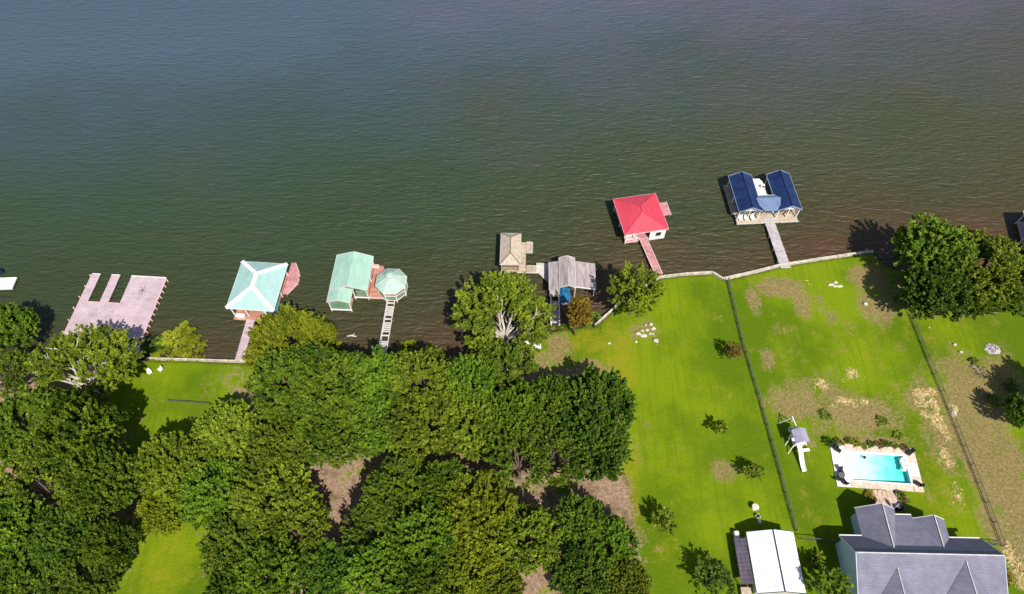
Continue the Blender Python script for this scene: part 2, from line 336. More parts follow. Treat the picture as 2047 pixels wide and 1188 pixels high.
# ------------------------------------------------------------------ water: murky lake, browner where the bottom is stirred up near the shore; far blue is painted sky reflection
def water_mat():
    m = bpy.data.materials.new('lake_water'); m.use_nodes = True; t = m.node_tree; N = t.nodes; L = t.links
    b = N['Principled BSDF']; b.inputs['Roughness'].default_value = .5; b.inputs['IOR'].default_value = 1.33; b.inputs['Specular IOR Level'].default_value = .5
    tc = N.new('ShaderNodeTexCoord'); sx = N.new('ShaderNodeSeparateXYZ'); L.new(tc.outputs['Object'], sx.inputs[0])
    def mth(op, a, c):
        x = N.new('ShaderNodeMath'); x.operation = op
        for i, s in enumerate((a, c)):
            if isinstance(s, (int, float)): x.inputs[i].default_value = s
            else: L.new(s, x.inputs[i])
        return x.outputs[0]
    def noise(scale, st, det=4, rot=0, ro=.55):
        mp = N.new('ShaderNodeMapping'); mp.inputs['Scale'].default_value = st; mp.inputs['Rotation'].default_value = (0, 0, rot); L.new(tc.outputs['Object'], mp.inputs[0])
        n = N.new('ShaderNodeTexNoise'); n.inputs['Scale'].default_value = scale; n.inputs['Detail'].default_value = det; n.inputs['Roughness'].default_value = ro; n.inputs['Distortion'].default_value = .3
        L.new(mp.outputs[0], n.inputs[0]); return n.outputs[0]
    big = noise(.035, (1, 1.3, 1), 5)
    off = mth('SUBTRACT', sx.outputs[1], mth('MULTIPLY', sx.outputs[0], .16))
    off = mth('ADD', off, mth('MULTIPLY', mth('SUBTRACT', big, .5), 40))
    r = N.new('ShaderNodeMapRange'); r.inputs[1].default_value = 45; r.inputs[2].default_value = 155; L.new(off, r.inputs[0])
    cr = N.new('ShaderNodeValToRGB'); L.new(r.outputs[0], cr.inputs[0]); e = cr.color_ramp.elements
    for pos, c in ((.0, (.076, .047, .021)), (.17, (.053, .041, .019)), (.31, (.034, .046, .017)), (.50, (.032, .055, .028)), (.76, (.040, .066, .070)), (1., (.058, .088, .122))):  # outer blue-grey stops put the sky's reflection into the base colour
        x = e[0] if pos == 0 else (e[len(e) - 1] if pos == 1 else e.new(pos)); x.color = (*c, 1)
    mud = noise(.022, (1, 1.1, 1), 6, .4, .65); md = mth('ADD', mud, mth('MULTIPLY', sx.outputs[0], .0024))
    mr2 = N.new('ShaderNodeMapRange'); mr2.inputs[1].default_value = .40; mr2.inputs[2].default_value = .74; mr2.inputs[4].default_value = .75; L.new(md, mr2.inputs[0])
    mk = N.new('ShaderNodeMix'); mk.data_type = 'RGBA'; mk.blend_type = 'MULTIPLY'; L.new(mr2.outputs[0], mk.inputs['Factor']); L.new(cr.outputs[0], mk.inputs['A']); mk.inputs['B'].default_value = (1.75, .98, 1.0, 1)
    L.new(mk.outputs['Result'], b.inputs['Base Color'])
    def ridge(n, k): return mth('POWER', mth('MAXIMUM', mth('SUBTRACT', 1.0, mth('MULTIPLY', mth('ABSOLUTE', mth('SUBTRACT', n, .5), 0), 4.0)), .02), k)
    h0 = mth('ADD', mth('MULTIPLY', noise(1.0, (.32, .85, 1), 3, .12), 1.0), mth('MULTIPLY', noise(.4, (.3, .8, 1), 2, -.1), .9))
    h = mth('ADD', mth('MULTIPLY', h0, .35), mth('MULTIPLY', ridge(noise(.85, (.26, 1, 1), 2, .10, .4), 1.6), .16))
    h = mth('ADD', h, mth('MULTIPLY', ridge(noise(1.4, (.3, 1, 1), 2, -.12, .4), 1.4), .09))
    bp = N.new('ShaderNodeBump'); bp.inputs['Strength'].default_value = 1.0; bp.inputs['Distance'].default_value = .8
    L.new(h, bp.inputs['Height']); L.new(bp.outputs[0], b.inputs['Normal'])
    return m
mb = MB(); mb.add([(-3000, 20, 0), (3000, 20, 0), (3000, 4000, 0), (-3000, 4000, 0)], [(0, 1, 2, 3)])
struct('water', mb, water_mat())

# ------------------------------------------------------------------ seawall: concrete cap laid in lengths along the shore
def seawall(px, label, wd=.26):
    pts = [P(a, b, G)[:2] for a, b in px]; r = thing('seawall', label, 'seawall', (*pts[0], 0))
    for i in range(len(pts) - 1):
        a, b = pts[i], pts[i + 1]; L = np.linalg.norm(b - a); n = max(1, int(L / 3.2)); d = (b - a) / L; an = math.atan2(d[1], d[0])
        for k in range(n):
            c = a + d * L * (k + .5) / n - pts[0]
            obj('wall_length', MB().box((c[0], c[1], .12 + rnd.uniform(-.02, .02)), (L / n - .04, wd * rnd.uniform(.85, 1.1), 1.8), an), m_concrete, r)
seawall([(292, 716), (400, 719), (519, 723), (521, 742)], 'low pale seawall edging the small lawn at the left')
seawall([(1190, 650), (1240, 604), (1275, 580), (1320, 553), (1370, 547), (1425, 544), (1446, 557)], 'curving pale seawall behind the lawn with the tall shore tree', .34)
seawall([(1446, 557), (1500, 545), (1560, 530), (1640, 517), (1745, 502)], 'straight pale seawall at the foot of the pale grey pier', .48)

# ------------------------------------------------------------------ boards, decks, piles
def boards(x0, x1, y0, y1, z, along='x', bw=.24, gap=.03, t=.06, mb=None):
    mb = mb or MB(); lo, hi = (y0, y1) if along == 'x' else (x0, x1); n = max(1, round((hi - lo) / bw)); s = (hi - lo) / n
    for i in range(n):
        c = lo + (i + .5) * s; zz = z - t / 2 + rnd.uniform(-.008, .008)
        if along == 'x': mb.box(((x0 + x1) / 2 + rnd.uniform(-.02, .02), c, zz), (x1 - x0, s - gap, t))
        else: mb.box((c, (y0 + y1) / 2 + rnd.uniform(-.02, .02), zz), (s - gap, y1 - y0, t))
    return mb
def joists(x0, x1, y0, y1, z, mb=None):
    mb = mb or MB()
    for x in np.linspace(x0 + .1, x1 - .1, max(2, int((x1 - x0) / 2) + 1)): mb.box((x, (y0 + y1) / 2, z - .16), (.1, y1 - y0 - .08, .17))
    for y in (y0 + .06, y1 - .06): mb.box(((x0 + x1) / 2, y, z - .17), (x1 - x0 - .3, .08, .2))
    return mb
def piles(parent, pts, top, r=.12, m=None, name='piling'):
    for x, y in pts: obj(name, MB().cyl((x, y), r, -1.8, top, 7), m or m_pile, parent)
def perim(x0, x1, y0, y1, step=2.6):
    nx = max(1, round((x1 - x0) / step)); ny = max(1, round((y1 - y0) / step)); o = []
    for i in range(nx + 1): o += [(x0 + (x1 - x0) * i / nx, y0), (x0 + (x1 - x0) * i / nx, y1)]
    for j in range(1, ny): o += [(x0, y0 + (y1 - y0) * j / ny), (x1, y0 + (y1 - y0) * j / ny)]
    return o
def walkway(pa_, pb_, wd, z0, z1, m, label, name='walkway', rail=None, missing=0.0, cat='walkway', bw=.3, gap=.05, shoreend=True):
    a = P(*pa_, z0); b = P(*pb_, z1); d = b - a; L = float(np.linalg.norm(d[:2])); an = math.atan2(d[1], d[0])
    r = thing(name, label, cat, (a[0], a[1], 0), an); mbs = MB(); n = int(L / bw)
    for i in range(n):
        x = (i + .5) * L / n
        if rnd.random() < missing: continue
        mbs.box((x, rnd.uniform(-.015, .015), z0 + (z1 - z0) * x / L - .03 + rnd.uniform(-.01, .01)), (L / n - gap, wd, .06))
    obj('deck_boards', mbs, m, r, True)
    for s in (-1, 1):
        obj('stringer', MB().beam((0, s * (wd / 2 - .08), z0 - .19), (L, s * (wd / 2 - .08), z1 - .19), .09, .22), rail or m_pile, r)
        if rail: obj('edge_rail', MB().beam((0, s * (wd / 2 + .03), z0 + .05), (L, s * (wd / 2 + .03), z1 + .05), .13, .14), rail, r)
    k = max(2, int(L / 2.6))
    for i in range(k):
        for s in (-1, 1): piles(r, [((i + .5) * L / k, s * (wd / 2 + .13))], z0 + .28, .1)
    return r

# ------------------------------------------------------------------ roofs
def seams(mb, a, b, c, d, step=.5, h=.05, wd=.05):
    """raised seams running from edge a-b (eave) up to edge d-c (ridge)"""
    a, b, c, d = [np.array(x, float) for x in (a, b, c, d)]; n = max(2, int(np.linalg.norm(b - a) / step))
    nrm = np.cross(b - a, d - a); nrm /= np.linalg.norm(nrm); nrm = nrm if nrm[2] > 0 else -nrm
    for i in range(1, n):
        t = i / n; p = a + (b - a) * t; q = d + (c - d) * t
        if np.linalg.norm(q - p) > .2: mb.beam(p + nrm * h / 2, q + nrm * h / 2, wd, h)
    return mb
def hip_seams(mb, corners, r0, r1, step=.5):
    """vertical seams on a hip roof: perpendicular to each eave, cut off at the hips"""
    c = [np.array(x, float) for x in corners]; r0 = np.array(r0, float); r1 = np.array(r1, float)
    for (a, b, pa2, pb2) in ((c[0], c[1], r0, r0), (c[1], c[2], r0, r1), (c[2], c[3], r1, r1), (c[3], c[0], r1, r0)):
        L = np.linalg.norm(b - a); e = (b - a) / L; n = int(L / step)
        sa = float((pa2 - a) @ e); sb = float((pb2 - a) @ e); foot = a + e * sa; up = pa2 - foot
        for i in range(1, n):
            s = L * i / n
            t = s / sa if s < sa else ((L - s) / (L - sb) if s > sb else 1.0)
            p = a + e * s; q = p + up * t * .98; mb.beam(p + (0, 0, .03), q + (0, 0, .03), .05, .05)
    return mb
def hip_roof(r, w, d, ze, zr, ridge, m, trim=None, off=(0, 0), cap=.32, seam=True, capm=None, name='roof'):
    x0, x1, y0, y1 = off[0] - w / 2, off[0] + w / 2, off[1] - d / 2, off[1] + d / 2
    c = [(x0, y1, ze), (x1, y1, ze), (x1, y0, ze), (x0, y0, ze)]; rf = (off[0], off[1] + ridge / 2, zr); rn = (off[0], off[1] - ridge / 2, zr)
    for poly in ((c[0], rf, c[1]), (c[1], rf, rn, c[2]), (c[2], rn, c[3]), (c[3], rn, rf, c[0])):
        obj('roof_slope', MB().slab(list(reversed(poly)) if False else poly[::-1], .08), m, r)
    if seam: obj('roof_seams', hip_seams(MB(), c, rf, rn, .55), m, r, True)
    cm = capm or trim
    if cm:
        for p, q in ((c[0], rf), (c[1], rf), (c[2], rn), (c[3], rn), (rf, rn)):
            obj('ridge_cap', MB().beam((p[0], p[1], p[2] + .07), (q[0], q[1], q[2] + .07), cap, .07), cm, r)
    if trim:
        for i in range(4):
            p, q = np.array(c[i]), np.array(c[(i + 1) % 4]); obj('fascia', MB().beam(p - (0, 0, .1), q - (0, 0, .1), .1, .2), trim, r)
    return c
def gable_roof(r, x0, x1, y0, y1, ze, zr, m, trim=None, xr=None, ridgem=None, seam=.5, wallm=None, wall_z=None, ends=(True, True), cap=.22):
    xr = (x0 + x1) / 2 if xr is None else xr
    A = [(x0, y0, ze), (x0, y1, ze), (xr, y1, zr), (xr, y0, zr)]; B = [(x1, y1, ze), (x1, y0, ze), (xr, y0, zr), (xr, y1, zr)]
    for q in (A, B):
        obj('roof_slope', MB().slab(q[::-1], .08), m, r)
        if seam: obj('roof_seams', seams(MB(), *q, step=seam), m, r, True)
    if ridgem: obj('ridge_cap', MB().beam((xr, y0, zr + .05), (xr, y1, zr + .05), cap, .07), ridgem, r)
    if trim:
        for y, s in ((y0, -1), (y1, 1)):
            for xe in (x0, x1): obj('barge_board', MB().beam((xe, y + s * .04, ze - .06), (xr, y + s * .04, zr - .06), .09, .24), trim, r)
        for xe, s in ((x0, -1), (x1, 1)): obj('fascia', MB().beam((xe + s * .03, y0, ze - .1), (xe + s * .03, y1, ze - .1), .08, .2), trim, r)
    if wallm:
        for y, s, on in ((y0, 1, ends[0]), (y1, -1, ends[1])):
            if on: obj('gable_wall', MB().add([(x0 + .3, y + s * .25, ze - .12), (x1 - .3, y + s * .25, ze - .12), (xr, y + s * .25, zr - .14), (x0 + .3, y + s * .37, ze - .12), (x1 - .3, y + s * .37, ze - .12), (xr, y + s * .37, zr - .14)], [(0, 1, 2), (5, 4, 3), (0, 3, 4, 1), (1, 4, 5, 2), (2, 5, 3, 0)]), wallm, r)
def posts(r, pts, z0, z1, wd=.16, m=None, name='post'):
    for x, y in pts: obj(name, MB().box((x, y, (z0 + z1) / 2), (wd, wd, z1 - z0)), m or m_white, r)
def boat(name, label, loc, rz, L, W, hullm, deckm, parts=True, cover=None):
    r = thing(name, label, 'boat', loc, rz); st = [(-.5, .8, 0), (-.2, 1, 0), (.15, .95, .02), (.35, .6, .1), (.5, .04, .2)]
    v = []; f = []
    for t, k, u in st:
        x = t * L; h = W / 2 * k
        v += [(x, -h, .75 + u), (x, -h * .75, .1 + u), (x, 0, -.25 + u * 1.2), (x, h * .75, .1 + u), (x, h, .75 + u)]
    for i in range(4):
        for k in range(4): a = i * 5 + k; f.append((a, a + 5, a + 6, a + 1))
    f.append((0, 1, 2, 3, 4)); obj('hull', MB().add(v, f), hullm, r)
    dv = [(t * L, s * W / 2 * k * .97, .72 + u) for t, k, u in st for s in (-1, 1)]
    if cover:
        cv = []; cf = []
        for t, k, u in st: cv += [(t * L, -W / 2 * k * 1.03, .72 + u), (t * L, -W * .22 * k, 1.15 + u * .5), (t * L, W * .22 * k, 1.15 + u * .5), (t * L, W / 2 * k * 1.03, .72 + u)]
        for i in range(4):
            for k in range(3): a = i * 4 + k; cf.append((a, a + 4, a + 5, a + 1))
        cf += [(0, 1, 2, 3)]; obj('cover', MB().add(cv, cf), cover, r)
    else:
        obj('deck', MB().add(dv, [(2 * i, 2 * i + 2, 2 * i + 3, 2 * i + 1) for i in range(4)]), deckm, r)
        obj('seat', MB().box((-.33 * L, 0, .9), (.7, W * .7, .4)), deckm, r); obj('console', MB().box((.02 * L, W * .1, 1.05), (.6, .7, .7)), hullm, r)
        obj('windscreen', MB().beam((.1 * L, -W * .3, 1.1), (.1 * L, W * .3, 1.1), .05, .45), m_glass, r)
        obj('outboard_motor', MB().box((-.53 * L, 0, .7), (.4, .4, .8)).box((-.53 * L, 0, .1), (.18, .14, .7)), m_black, r)
    return r

# ------------------------------------------------------------------ 1. pink E-shaped dock
c, a, w_, d_ = frame([(187, 551), (333, 553), (283, 678), (125, 668)], .6)
r = thing('boat_dock', 'faded pink open dock shaped like the letter E, without a roof', 'dock', (*c, 0), a)
X = lambda t: -w_ / 2 + t * w_
ys = d_ * .03
D = MB(); boards(X(0), X(1), -d_ / 2, ys, .6, 'x', .25, mb=D)
for t0, t1 in ((.0, .105), (.26, .375), (.53, 1.)): boards(X(t0), X(t1), ys + .02, d_ / 2, .6, 'x', .25, mb=D)
obj('deck_boards', D, m_pinkdeck, r, True)
J = MB(); joists(X(0), X(1), -d_ / 2, ys, .53, J)
for t0, t1 in ((.0, .105), (.26, .375), (.53, 1.)): joists(X(t0), X(t1), ys, d_ / 2, .53, J)
obj('joists', J, m_pile, r, True)
for t0, t1 in ((.0, .105), (.26, .375), (.53, 1.)):
    obj('end_board', MB().box(((X(t0) + X(t1)) / 2, d_ / 2 + .06, .55), (X(t1) - X(t0), .1, .3)), m_white, r)
for t0, t1 in ((.105, .26), (.375, .53)): obj('edge_board', MB().box(((X(t0) + X(t1)) / 2, ys + .07, .55), (X(t1) - X(t0) - .04, .1, .3)), m_redtrim, r)
for x in (X(0) - .07, X(1) + .07): obj('edge_board', MB().box((x, 0, .54), (.1, d_, .28)), m_redtrim, r)
for i in range(11):
    y = -d_ / 2 + .4 + (d_ - .8) * i / 10
    obj('piling', MB().cyl((X(1) + .26, y), .13, -1.8, 1.0 + rnd.uniform(-.1, .2), 7), m_redtrim, r)
    if i % 2 == 0: obj('piling', MB().cyl((X(0) - .26, y), .11, -1.8, .95 + rnd.uniform(-.1, .2), 7), m_redtrim, r)
b = P(285, 581, .62); br = MB()
for k in range(7):
    t = k * .9 + .3; br.tube([(0, 0, .06), (.45 * math.cos(t), .5 * math.sin(t), .12 + .05 * k % 3 * .05), (.95 * math.cos(t + .2), 1.1 * math.sin(t + .2), .06)], [.05, .04, .02], 5)
o = obj('dead_branch', br, m_bark); o.location = (b[0], b[1], .6); tag(o, 'dark bare branch lying on the pink dock', 'branch')
for k, (px, py) in enumerate(((190, 620), (222, 624), (298, 600))):
    b = P(px, py, .62); o = obj('deck_cleat', MB().box((0, 0, .12), (.5, .16, .08)).box((-.14, 0, .04), (.08, .1, .1)).box((.14, 0, .04), (.08, .1, .1)), m_ash); o.location = (b[0], b[1], .6)
    tag(o, ['small grey cleat near the left finger of the pink dock', 'small grey cleat below the middle finger of the pink dock', 'small grey cleat on the broad right side of the pink dock'][k], 'cleat')
walkway((266, 682), (272, 720), 1.9, .62, .92, m_pinkdeck, 'short shaded gangway from the pink dock to the shore')

# ------------------------------------------------------------------ 2. aqua hip-roofed boathouse
c, a, w_, d_ = frame([(485, 524), (577, 527), (545, 621), (450, 617)], 3.4)
r = thing('boathouse', 'boathouse with pale aqua hip roof and broad white ridge caps', 'boathouse', (*c, 0), a)
hip_roof(r, w_, d_, 3.4, 5.2, d_ * .27, m_aqua, m_white, cap=.75, seam=False)
obj('roof_seams', hip_seams(MB(), [(-w_/2, d_/2, 3.4), (w_/2, d_/2, 3.4), (w_/2, -d_/2, 3.4), (-w_/2, -d_/2, 3.4)], (0, d_*.135, 5.2), (0, -d_*.135, 5.2), .5), m_aqua, r, True)
x0, x1, y0, y1 = -w_ / 2 + .6, w_ / 2 - .6, -d_ / 2 + .3, d_ / 2 - .6
D = boards(x0, x0 + 1.4, y0, y1, .7, 'y'); boards(x1 - 1.6, x1, y0, y1, .7, 'y', mb=D); boards(x0 + 1.43, x1 - 1.63, y0, y0 + 2.4, .7, 'x', mb=D); boards(x0, x1 - 2.2, y0 - 1.0, y0 - .02, .7, 'x', mb=D)
obj('deck_boards', D, m_reddeck, r, True); obj('joists', joists(x0, x1, y0 - .9, y1, .62), m_pile, r, True)
posts(r, [(x0, y0), (x0, 0), (x0, y1), (x1, y1), (x1, 0), (x1, y0), (x0 + 2.6, y0)], -1.6, 3.36, .2)
obj('storeroom_wall', MB().box((x1 - .95, y0 + .08, 1.95), (2.1, .14, 2.5)), m_tealwall, r)
obj('storeroom_wall', MB().box((x1 + .06, y0 + 1.7, 1.95), (.12, 3.1, 2.5)), m_tealwall, r)
obj('door', MB().box((x1 - 1.2, y0 - .01, 1.65), (.85, .05, 1.9)), m_white, r)
q = loc2(c, a, P(473, 622, 1)); o = thing('storage_box', 'white storage box under the near eave of the aqua boathouse', 'box', (*(np.array(c) + [x0 * math.cos(a) + 1.3 * math.cos(a) - (y0 - .4) * math.sin(a), (x0 + 1.3) * math.sin(a) + (y0 - .4) * math.cos(a)]), .7), a)
obj('body', MB().box((0, 0, .3), (1.5, .6, .6)), m_white, o); obj('lid', MB().box((0, 0, .65), (1.6, .7, .08)), m_white, o)
pts = [loc2(c, a, P(x, y, .62)) for x, y in ((574, 527), (599, 547), (596, 566), (566, 584))]
r2 = thing('side_deck', 'pinkish angular sun deck jutting out right of the aqua roof', 'deck', (*c, 0), a)
cx = sum(p[0] for p in pts) / 4; D = MB(); ymin = min(p[1] for p in pts) - .8; xl = w_ / 2 - .55
xr_top = max(p[0] for p in pts); yt, yb = pts[0][1], pts[3][1]; n = 18
for i in range(n):
    y = yb - .5 + (yt - yb + .7) * (i + .5) / n
    xr_ = np.interp(y, sorted([yb - .5, pts[2][1], pts[1][1], yt + .2]), [x for _, x in sorted([(yb - .5, xl + .8), (pts[2][1], pts[2][0]), (pts[1][1], pts[1][0]), (yt + .2, xl + .8)])])
    D.box(((xl + xr_) / 2, y, .6 + rnd.uniform(-.01, .01)), (max(.3, xr_ - xl), (yt - yb + .7) / n - .03, .06))
obj('deck_boards', D, m_pinkred, r2, True)
P1 = [(xl + .8, yt + .2), (pts[1][0], pts[1][1]), (pts[2][0], pts[2][1]), (xl + .8, yb - .5)]
for i in range(3): obj('edge_board', MB().beam((*P1[i], .55), (*P1[i + 1], .55), .12, .3), m_redtrim, r2)
piles(r2, P1 + [((P1[1][0] + P1[2][0]) / 2, (P1[1][1] + P1[2][1]) / 2)], .8, .12)
walkway((503, 633), (478, 720), 1.5, .68, .95, m_pinkdeck, 'pinkish walkway from the aqua roofed boathouse to the small lawn')

# ------------------------------------------------------------------ 3. mint gable boathouse, gazebo and shared deck
c, a, w_, d_ = frame([(673, 511), (747, 513), (733, 581), (659, 578)], 3.4)
r = thing('boathouse', 'boathouse with long mint green gable roof beside the gazebo', 'boathouse', (*c, 0), a)
gable_roof(r, -w_ / 2, w_ / 2, -d_ / 2, d_ / 2, 3.4, 4.7, m_mint, m_weathtrim, seam=.55, wallm=m_greenwall, cap=.3)
q0 = loc2(c, a, P(656, 604, 3.3)); q1 = loc2(c, a, P(702, 606, 3.3)); xa, xb, yb = -w_ / 2 - .02, -w_ / 2 + (q1[0] - q0[0]), (q0[1] + q1[1]) / 2
gable_roof(r, xa, xb, yb, -d_ / 2 + .05, 3.3, 4.1, m_mint, m_weathtrim, seam=.55, wallm=m_greenwall, ends=(True, False))
for y in (yb + .3,): obj('wall', MB().box(((xa + xb) / 2, y, 1.95), (xb - xa - .5, .14, 2.5)), m_greenwall, r)
obj('wall', MB().box((xa + .32, (yb + 1.38 - d_ / 2) / 2, 1.95), (.14, .62 - d_ / 2 - yb, 2.5)), m_greenwall, r)
obj('wall', MB().box(((xb + w_ / 2) / 2, -d_ / 2 + .45, 1.6), (w_ / 2 - xb - .6, .12, 1.7)), m_greenwall, r)
obj('base_rail', MB().box(((xa + xb) / 2, yb + .1, .62), (xb - xa - .3, .16, .25)), m_white, r)
obj('base_rail', MB().box(((xb + w_ / 2) / 2, -d_ / 2 + .2, .62), (w_ / 2 - xb + .4, .16, .25)), m_white, r)
posts(r, [(xa + .25, yb + .2), (xb - .25, yb + .2), (xb, -d_ / 2 + .2), (w_ / 2 - .25, -d_ / 2 + .2), (w_ / 2 - .25, d_ / 2 - .3), (-w_ / 2 + .25, d_ / 2 - .3), (w_ / 2 - .25, 0), (-w_ / 2 + .25, 0)], -1.6, 3.3, .18)
D = boards(w_ / 2 - 1.5, w_ / 2 - .3, -d_ / 2 + .5, d_ / 2 - .4, .7, 'y'); boards(xa + .4, xb - .3, yb + .4, -d_ / 2, .7, 'x', mb=D); boards(-w_ / 2 + .3, -w_ / 2 + 1.4, -d_ / 2 + .5, d_ / 2 - .4, .7, 'y', mb=D)
obj('deck_boards', D, m_reddeck, r, True)
# deck between
q = [loc2(c, a, P(x, y, .7)) for x, y in ((744, 531), (766, 531), (797, 597), (731, 595))]
r2 = thing('dock_deck', 'reddish open deck between the mint roof and the gazebo', 'deck', (*c, 0), a)
D = MB(); n = 26
for i in range(n):
    y = q[3][1] + (q[0][1] - q[3][1]) * (i + .5) / n; t = (i + .5) / n; D.box(((w_ / 2 - .2 + q[2][0] * (1 - t) + q[1][0] * t) / 2, y, .7 + rnd.uniform(-.01, .01)), (q[2][0] * (1 - t) + q[1][0] * t - w_ / 2 + .2, (q[0][1] - q[3][1]) / n - .03, .06))
obj('deck_boards', D, m_reddeck, r2, True)
obj('edge_board', MB().box(((w_ / 2 + q[2][0]) / 2, q[3][1] - .08, .68), (q[2][0] - w_ / 2 + .3, .14, .24)), m_redtrim, r2)
piles(r2, [(w_ / 2 + .2, q[3][1] + .2), (q[2][0] - .3, q[3][1] + .2), (w_ / 2 + .2, q[0][1] - .2), (q[1][0] - .2, q[0][1] - .2), (q[1][0] + .6, 0)], .62, .13)
b = P(751, 537, .74); o = thing('bench', 'small pale bench at the far end of the reddish deck', 'bench', (b[0], b[1], .73), a)
obj('seat', MB().box((0, 0, .45), (1.5, .5, .07)), m_redtrim, o); obj('backrest', MB().box((0, .26, .75), (1.5, .06, .5)), m_redtrim, o)
for s in (-.65, .65):
    for t in (-.18, .18): obj('leg', MB().box((s, t, .2), (.08, .08, .42)), m_redtrim, o)
# gazebo
gc = P(783, 566, 2.6); r3 = thing('gazebo', 'octagonal gazebo with pleated mint green roof and round cupola', 'gazebo', (gc[0], gc[1], 0), .35)
R8 = 2.95; hz = 3.2
E8 = [(R8 * math.cos(2 * math.pi * k / 8), R8 * math.sin(2 * math.pi * k / 8), hz) for k in range(8)]; apex = (0, 0, 5.1)
for k in range(8):
    p, q_ = E8[k], E8[(k + 1) % 8]; mid_ = ((p[0] + q_[0]) / 2, (p[1] + q_[1]) / 2)
    tp = [(apex[0] + (v[0]) * .12, v[1] * .12, 4.9) for v in (p, q_)]
    obj('roof_panel', MB().slab([p, q_, tp[1], tp[0]], .07), m_mint, r3)
    obj('roof_rib', MB().beam((*p[:2], hz + .06), (tp[0][0], tp[0][1], 4.97), .13, .09), m_weathtrim, r3)
    obj('roof_seam', MB().beam((mid_[0], mid_[1], hz + .05), (mid_[0] * .13, mid_[1] * .13, 4.95), .06, .06), m_weathtrim, r3)
    obj('fascia', MB().beam((p[0], p[1], hz - .1), (q_[0], q_[1], hz - .1), .09, .2), m_weathtrim, r3)
    s = .9; obj('post', MB().box((p[0] * s, p[1] * s, 1.2), (.16, .16, 4.0)), m_white, r3)
    obj('screen_panel', MB().beam((p[0] * s, p[1] * s, 1.3), (q_[0] * s, q_[1] * s, 1.3), .06, 1.1), m_greenwall, r3)
    obj('rail', MB().beam((p[0] * s, p[1] * s, 1.9), (q_[0] * s, q_[1] * s, 1.9), .09, .09), m_white, r3)
    obj('rail', MB().beam((p[0] * .93, p[1] * .93, .62), (q_[0] * .93, q_[1] * .93, .62), .09, .22), m_weathtrim, r3)
obj('floor', MB().slab([(v[0] * .92, v[1] * .92, .72) for v in E8], .12), m_reddeck, r3)
obj('cupola', MB().cyl((0, 0), .62, 4.85, 5.3, 12).cyl((0, 0), .78, 5.3, 5.36, 12).tube([(0, 0, 5.36), (0, 0, 5.55), (0, 0, 5.75)], [.74, .5, .05], 12), m_mint, r3)
walkway((782, 600), (764, 707), 1.35, .66, .9, m_weathtrim, 'white walkway with missing planks from the gazebo to the woods', rail=m_weathtrim, missing=.28, bw=.42, gap=.14)

# ------------------------------------------------------------------ 4. tan hip boathouse + decks, weathered boathouse
c, a, w_, d_ = frame([(1002, 466), (1042, 467), (1040, 529), (999, 529)], 3.1)
r = thing('boathouse', 'small boathouse with tan shingle hip roof far out from shore', 'boathouse', (*c, 0), a)
hip_roof(r, w_, d_, 3.1, 4.3, d_ * .5, m_tanroof, m_weathtrim, cap=.16, seam=False, capm=m_tanridge)
x0, x1, y0, y1 = -w_ / 2 + .3, w_ / 2 - .3, -d_ / 2 + .25, d_ / 2 - .3
posts(r, [(x0, y0), (x0, y1), (x1, y0), (x1, y1), (x0, 0), (x1, 0)], -1.6, 3.05, .16, m_tan)
obj('near_wall', MB().box((0, y0 + .3, 1.75), (x1 - x0 - .2, .12, 2.1)), m_tanridge, r)
obj('wall_rail', MB().box((0, y0 + .2, 1.3), (x1 - x0, .1, .12)), m_tan, r)
obj('deck_boards', boards(x0, x1, y0 - .05, y0 + 1.2, .7, 'x'), m_tan, r, True)
r2 = thing('deck_walk', 'tan L-shaped deck walk wrapped round the small tan boathouse', 'deck', (*c, 0), a)
L_ = lambda x, y, z=.7: loc2(c, a, P(x, y, z))
A_ = L_(1000, 544); B_ = L_(1052, 531); C_ = L_(1064, 485); D_ = L_(1064, 505); E_ = L_(1098, 545); F_ = L_(1098, 531)
D = boards(x0 - .2, B_[0], A_[1], y0 - .1, .7, 'x'); boards(x1 + .05, B_[0] - .1, y0 - .08, C_[1], .7, 'x', mb=D); boards(B_[0] - .08, D_[0], D_[1], C_[1], .7, 'y', mb=D); boards(B_[0] + .02, E_[0] - .9, A_[1], A_[1] + 1.5, .7, 'y', mb=D)
obj('deck_boards', D, m_tan, r2, True)
for (p, q_) in (((x0 - .2, A_[1] - .06), (E_[0] - .9, A_[1] - .06)), ((D_[0] + .06, D_[1]), (D_[0] + .06, C_[1])), ((B_[0], C_[1] + .06), (D_[0], C_[1] + .06)), ((B_[0] - .06, D_[1] - .06), (D_[0], D_[1] - .06)), ((B_[0] + .1, A_[1] + 1.56), (E_[0] - .9, A_[1] + 1.56))):
    obj('edge_board', MB().beam((*p, .68), (*q_, .68), .1, .24), m_weathtrim, r2)
piles(r2, [(x0, A_[1] + .2), (x1, A_[1] + .2), (B_[0] + 1.5, A_[1] + .3), (B_[0] + 3, A_[1] + .3), (D_[0] - .2, D_[1] + .2), (D_[0] - .2, C_[1] - .2), (B_[0] - .3, C_[1] - .2), (B_[0] - .4, A_[1] + 2.2)], .6, .13)
q4 = [P(1072, 526, .72), P(1099, 526, .72), P(1099, 569, .72), (P(1076, 546, .72))]
r3 = thing('landing_deck', 'pale wedge-shaped landing left of the weathered boathouse', 'deck', (*q4[0][:2], 0))
D = MB(); pts = [(p[0] - q4[0][0], p[1] - q4[0][1]) for p in q4]; n = 11
for i in range(n):
    x = pts[0][0] + (pts[1][0] - pts[0][0]) * (i + .5) / n; yb_ = np.interp(x, [pts[0][0], pts[3][0], pts[2][0]], [pts[3][1] + .1, pts[3][1], pts[2][1]])
    D.box((x, yb_ / 2, .7 + rnd.uniform(-.01, .01)), ((pts[1][0] - pts[0][0]) / n - .03, -yb_, .06))
obj('deck_boards', D, m_weathtrim, r3, True)
